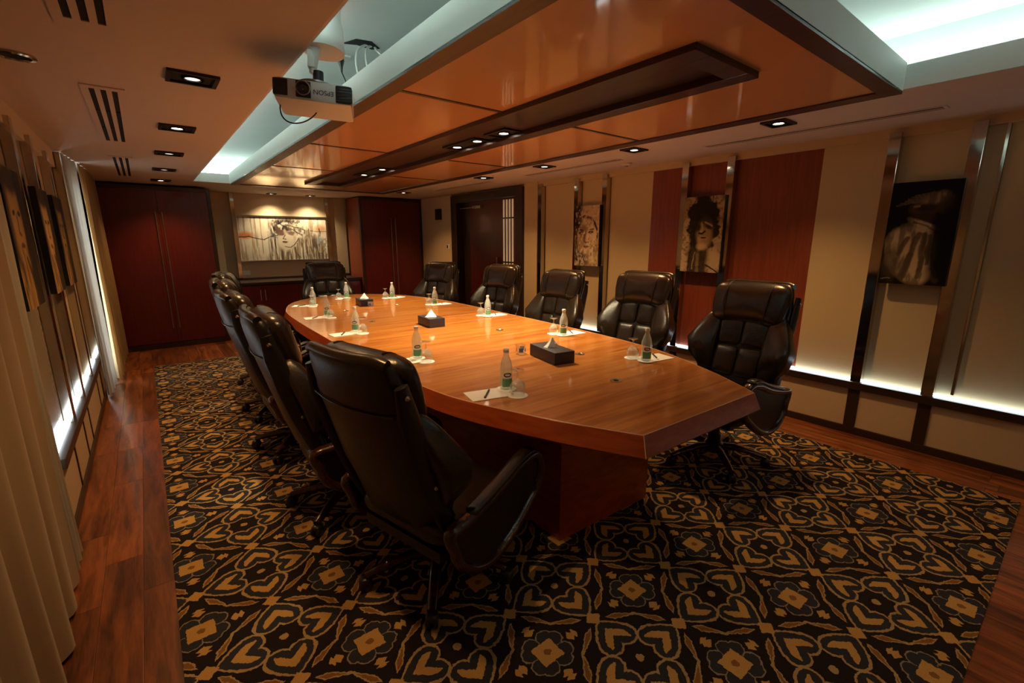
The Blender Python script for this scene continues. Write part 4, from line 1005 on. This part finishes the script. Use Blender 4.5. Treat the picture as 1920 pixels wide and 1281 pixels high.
def chair(x, y, face_deg, dz, base_deg, label, group):
    # face_deg: direction the chair faces, counter-clockwise from +X
    t = thing('office_chair', label, 'chair', (x, y, 0.0), math.radians(face_deg-90), group)
    for k, (nm, me) in CH.items():
        o = inst(nm, me, t, (0, 0, dz if nm not in ('base_hub',) else 0))
        if nm == 'gas_column': o.location.z = 0; o.scale.z = (0.352+dz)/0.352
    for i in range(5):
        a = math.radians(base_deg-face_deg+72*i)
        l = inst('base_leg', leg_me, t, (0, 0, 0), (0, 0, a))
        c = inst('caster', caster_me, l, (0, 0.315, 0))
    return t
side_c = 'leather chairs on the curtain side of the table'; side_d = 'leather chairs on the door side of the table'
o5 = ['first', 'second', 'third', 'fourth', 'fifth']
LCH = [(0.855, 1.62, 14, -0.088, 20), (0.735, 2.42, -3, -0.045, 5), (0.735, 3.40, 0, -0.045, 10), (0.79, 4.25, -8, -0.03, 5), (0.90, 5.18, -14, -0.03, 15)]
for i, (x, y, a, dz, b) in enumerate(LCH):
    chair(x, y, a, dz, b, 'dark brown leather office chair on the curtain side, %s from the table\'s straight end' % o5[i], side_c)
RCH = [(2.84, 1.41, 178, 0.0, 12), (2.99, 2.33, 187, 0.005, 40), (2.90, 3.24, 184, -0.02, 20), (3.00, 4.33, 192, -0.015, 30), (2.89, 5.50, 203, -0.024, 0)]
for i, (x, y, a, dz, b) in enumerate(RCH):
    chair(x, y, a, dz, b, 'dark brown leather office chair on the door side, %s from the table\'s straight end' % o5[i], side_d)
chair(1.89, 6.32, -98, -0.015, 15, 'dark leather office chair at the rounded table end below the wide painting', 'leather chair at the table head')

# ================================================================== PLACE SETTINGS
pad_me = MB().bbox(-0.098, 0.098, -0.066, 0.066, 0, 0.004, 0.0008).mesh('notepad', M['paper'])
pen_parts = (MB().tube([(-0.06, 0, 0.0045), (0.045, 0, 0.0045)], 0.0042, 10).mesh('barrel', M['plastic_d'], 50),
             MB().lathe([(0.0042, 0), (0.001, 0.015)], 10).mesh('tip', M['steel'], 50),
             MB().bbox(-0.06, -0.02, -0.0012, 0.0012, 0.0085, 0.0105, 0.0004).mesh('clip', M['steel']))
coaster_me = MB().lathe([(0.047, 0), (0.0475, 0.0012), (0.046, 0.002)], 28).mesh('paper_coaster', M['paper'], 40)
bp_ = [(0.001, 0.0), (0.026, 0.0), (0.0295, 0.004), (0.0300, 0.02), (0.0300, 0.098), (0.0285, 0.115), (0.022, 0.138), (0.0150, 0.156), (0.0122, 0.166), (0.0122, 0.180), (0.001, 0.180)]
body_me = MB().lathe(bp_, 28, cap=False).mesh('bottle_body', M['bglass'], 50)
cap_me = MB().lathe([(0.0128, 0.0), (0.0138, 0.002), (0.0138, 0.014), (0.011, 0.017)], 18, (0, 0, 0.176)).mesh('bottle_cap', M['cap'], 40)
def cyl_patch(r, a0, a1, z0, z1, n=12):
    vs = [(r*math.cos(a0+(a1-a0)*i/n), r*math.sin(a0+(a1-a0)*i/n), z) for z in (z0, z1) for i in range(n+1)]
    vs += [((r-0.0006)*math.cos(a0+(a1-a0)*i/n), (r-0.0006)*math.sin(a0+(a1-a0)*i/n), z) for z in (z0, z1) for i in range(n+1)]
    m_ = n+1; fs = []
    for i in range(n): fs += [(i, i+1, m_+i+1, m_+i), (2*m_+i, 3*m_+i, 3*m_+i+1, 2*m_+i+1)]
    return MB().add(vs, fs)
label_me = cyl_patch(0.0312, -0.85, 0.85, 0.016, 0.056).mesh('paper_label', M['green'], 60)
em = MB(); nn = 16
em.add([(0.0313*math.cos(0.62*math.cos(2*PI*i/nn)), 0.0313*math.sin(0.62*math.cos(2*PI*i/nn)), 0.074+0.011*math.sin(2*PI*i/nn)) for i in range(nn)], [tuple(range(nn))])
emblem_me = em.mesh('round_emblem', M['ink'])
em2 = MB().add([(0.0317*math.cos(0.42*math.cos(2*PI*i/nn)), 0.0317*math.sin(0.42*math.cos(2*PI*i/nn)), 0.074+0.0035*math.sin(2*PI*i/nn)) for i in range(nn)], [tuple(range(nn))])
emblem2_me = em2.mesh('emblem_band', M['paper'])
# goblet upside down: rim down
gob = [(0.0335, 0.0), (0.0345, 0.001), (0.0365, 0.03), (0.0345, 0.052), (0.022, 0.068), (0.006, 0.077), (0.0042, 0.095), (0.0055, 0.108), (0.026, 0.116), (0.030, 0.119), (0.001, 0.121)]
gin = [(0.001, 0.071), (0.019, 0.063), (0.0325, 0.049), (0.0345, 0.03), (0.0325, 0.0005), (0.0335, 0.0)]
bowl_me = MB().lathe(gin + gob[1:], 26, cap=False).mesh('glass', M['glass'], 50)
def at2(x, y, ang, a, b):     # a forward (towards the table centre), b to the sitter's left
    c, s_ = math.cos(ang), math.sin(ang); return (x+a*c-b*s_, y+a*s_+b*c)
def setting(bx, by, deg, where, grp, pen=-1.0):
    ang = math.radians(deg); z = ZTOP+0.0004
    pc = at2(bx, by, ang, -0.105, -0.03)
    o = inst('notepad', pad_me, None, (*pc, z), (0, 0, ang)); tag(o, 'white notepad on the table, ' + where, 'notepad', 'notepads ' + grp)
    pn = thing('ballpoint_pen', 'black pen lying on a notepad, ' + where, 'pen', (*at2(*pc, ang, -0.005, 0.0), z+0.004), ang-pen, 'pens ' + grp)
    inst('barrel', pen_parts[0], pn); inst('tip', pen_parts[1], pn, (0.045, 0, 0.0045), (0, PI/2, 0)); inst('clip', pen_parts[2], pn)
    bpz = z+0.0045
    cpos = (bx, by); gpos = at2(bx, by, ang, 0.012, -0.098)
    for p, nm in ((cpos, 'bottle'), (gpos, 'goblet')):
        o = inst('paper_coaster', coaster_me, None, (*p, z+(0.0042 if nm == 'bottle' else 0.0002)))
        tag(o, 'round white paper coaster under the %s, %s' % (nm, where), 'coaster', 'coasters ' + grp)
    b = thing('water_bottle', 'clear water bottle with green label, ' + where, 'bottle', (*cpos, z+0.0064), math.atan2(-by, -bx)+random.uniform(-0.5, 0.3), 'bottles ' + grp)
    inst('bottle_body', body_me, b); inst('bottle_cap', cap_me, b); lb = inst('paper_label', label_me, b); e = inst('round_emblem', emblem_me, b); inst('emblem_band', emblem2_me, e)
    g = inst('stemmed_glass', bowl_me, None, (*gpos, z+0.0024)); tag(g, 'clear goblet standing upside down, ' + where, 'glass', 'goblets ' + grp)
LS = [(1.266, 1.650, -13), (1.205, 2.445, -2), (1.215, 3.500, 2), (1.269, 4.397, -6), (1.386, 5.275, -28)]
for i, (x, y, a) in enumerate(LS): setting(x, y, a, 'curtain side, %s place from the table\'s straight end' % o5[i], 'along the curtain side', -1.0)
RS = [(2.222, 1.553, 171), (2.371, 2.388, 178), (2.442, 3.459, 180), (2.430, 4.44, 184), (2.321, 5.307, 206)]
for i, (x, y, a) in enumerate(RS): setting(x, y, a, 'door side, %s place from the table\'s straight end' % o5[i], 'along the door side', -1.03)
setting(1.890, 5.68, -94, 'at the rounded table end', 'at the rounded table end', -0.9)

# tissue boxes and cups
def tissue_box(x, y, rz, L_, label):
    t = thing('tissue_box', label, 'tissue box', (x, y, ZTOP+0.0004), rz, 'tissue boxes along the table axis')
    MB().bbox(-0.068, 0.068, -L_/2, L_/2, 0, 0.072, 0.004).build('box', M['leatherette'], t, 40)
    MB().lathe([(0.034, 0.0722), (0.034, 0.0728)], 24).build('slot', M['void'], t)
    tm = MB(); rnd = random.Random(int(x*1000)); N_ = 9; vs = []; lv = 6
    for j in range(lv):
        f = j/(lv-1); r = 0.034*(1-f)+0.002
        for k in range(N_):
            a = 2*PI*k/N_; rr = r*(1+0.35*math.cos(2*a+0.7)*(1-f*0.6))*(1+rnd.uniform(-0.10, 0.10))
            vs.append((rr*math.cos(a)+0.004*f, rr*math.sin(a)*1.1, 0.072+0.058*f))
    fs = [(j*N_+k, j*N_+(k+1) % N_, (j+1)*N_+(k+1) % N_, (j+1)*N_+k) for j in range(lv-1) for k in range(N_)]+[tuple((lv-1)*N_+k for k in range(N_))]
    tm.add(vs, fs).build('tissue', M['tissue'], t)
tissue_box(1.835, 1.945, -math.radians(11), 0.285, 'dark navy tissue box with white tissue, nearest the table\'s straight end')
tissue_box(1.815, 3.395, -math.radians(5), 0.25, 'dark navy tissue box with white tissue, in the middle of the table')
tissue_box(1.840, 4.965, -math.radians(8), 0.25, 'dark navy tissue box with white tissue, nearest the rounded table end')
def cup(x, y, label):
    t = thing('clear_cup', label, 'cup', (x, y, ZTOP))
    MB().lathe([(0.024, 0), (0.034, 0.055), (0.032, 0.055), (0.022, 0.004), (0.001, 0.004)], 24, cap=False).build('cup_wall', M['glass'], t, 50)
    for a in (0.2, 1.9, 3.6, 5.1):
        o = cyl_patch(0.0305, a, a+0.9, 0.014, 0.040, 6).build('blue_motif', M['blue_print'], t)
cup(1.775, 2.16, 'small clear cup with blue markings beside the tissue box at the straight end')
cup(1.845, 4.795, 'small clear cup with blue markings beside the tissue box at the rounded end')
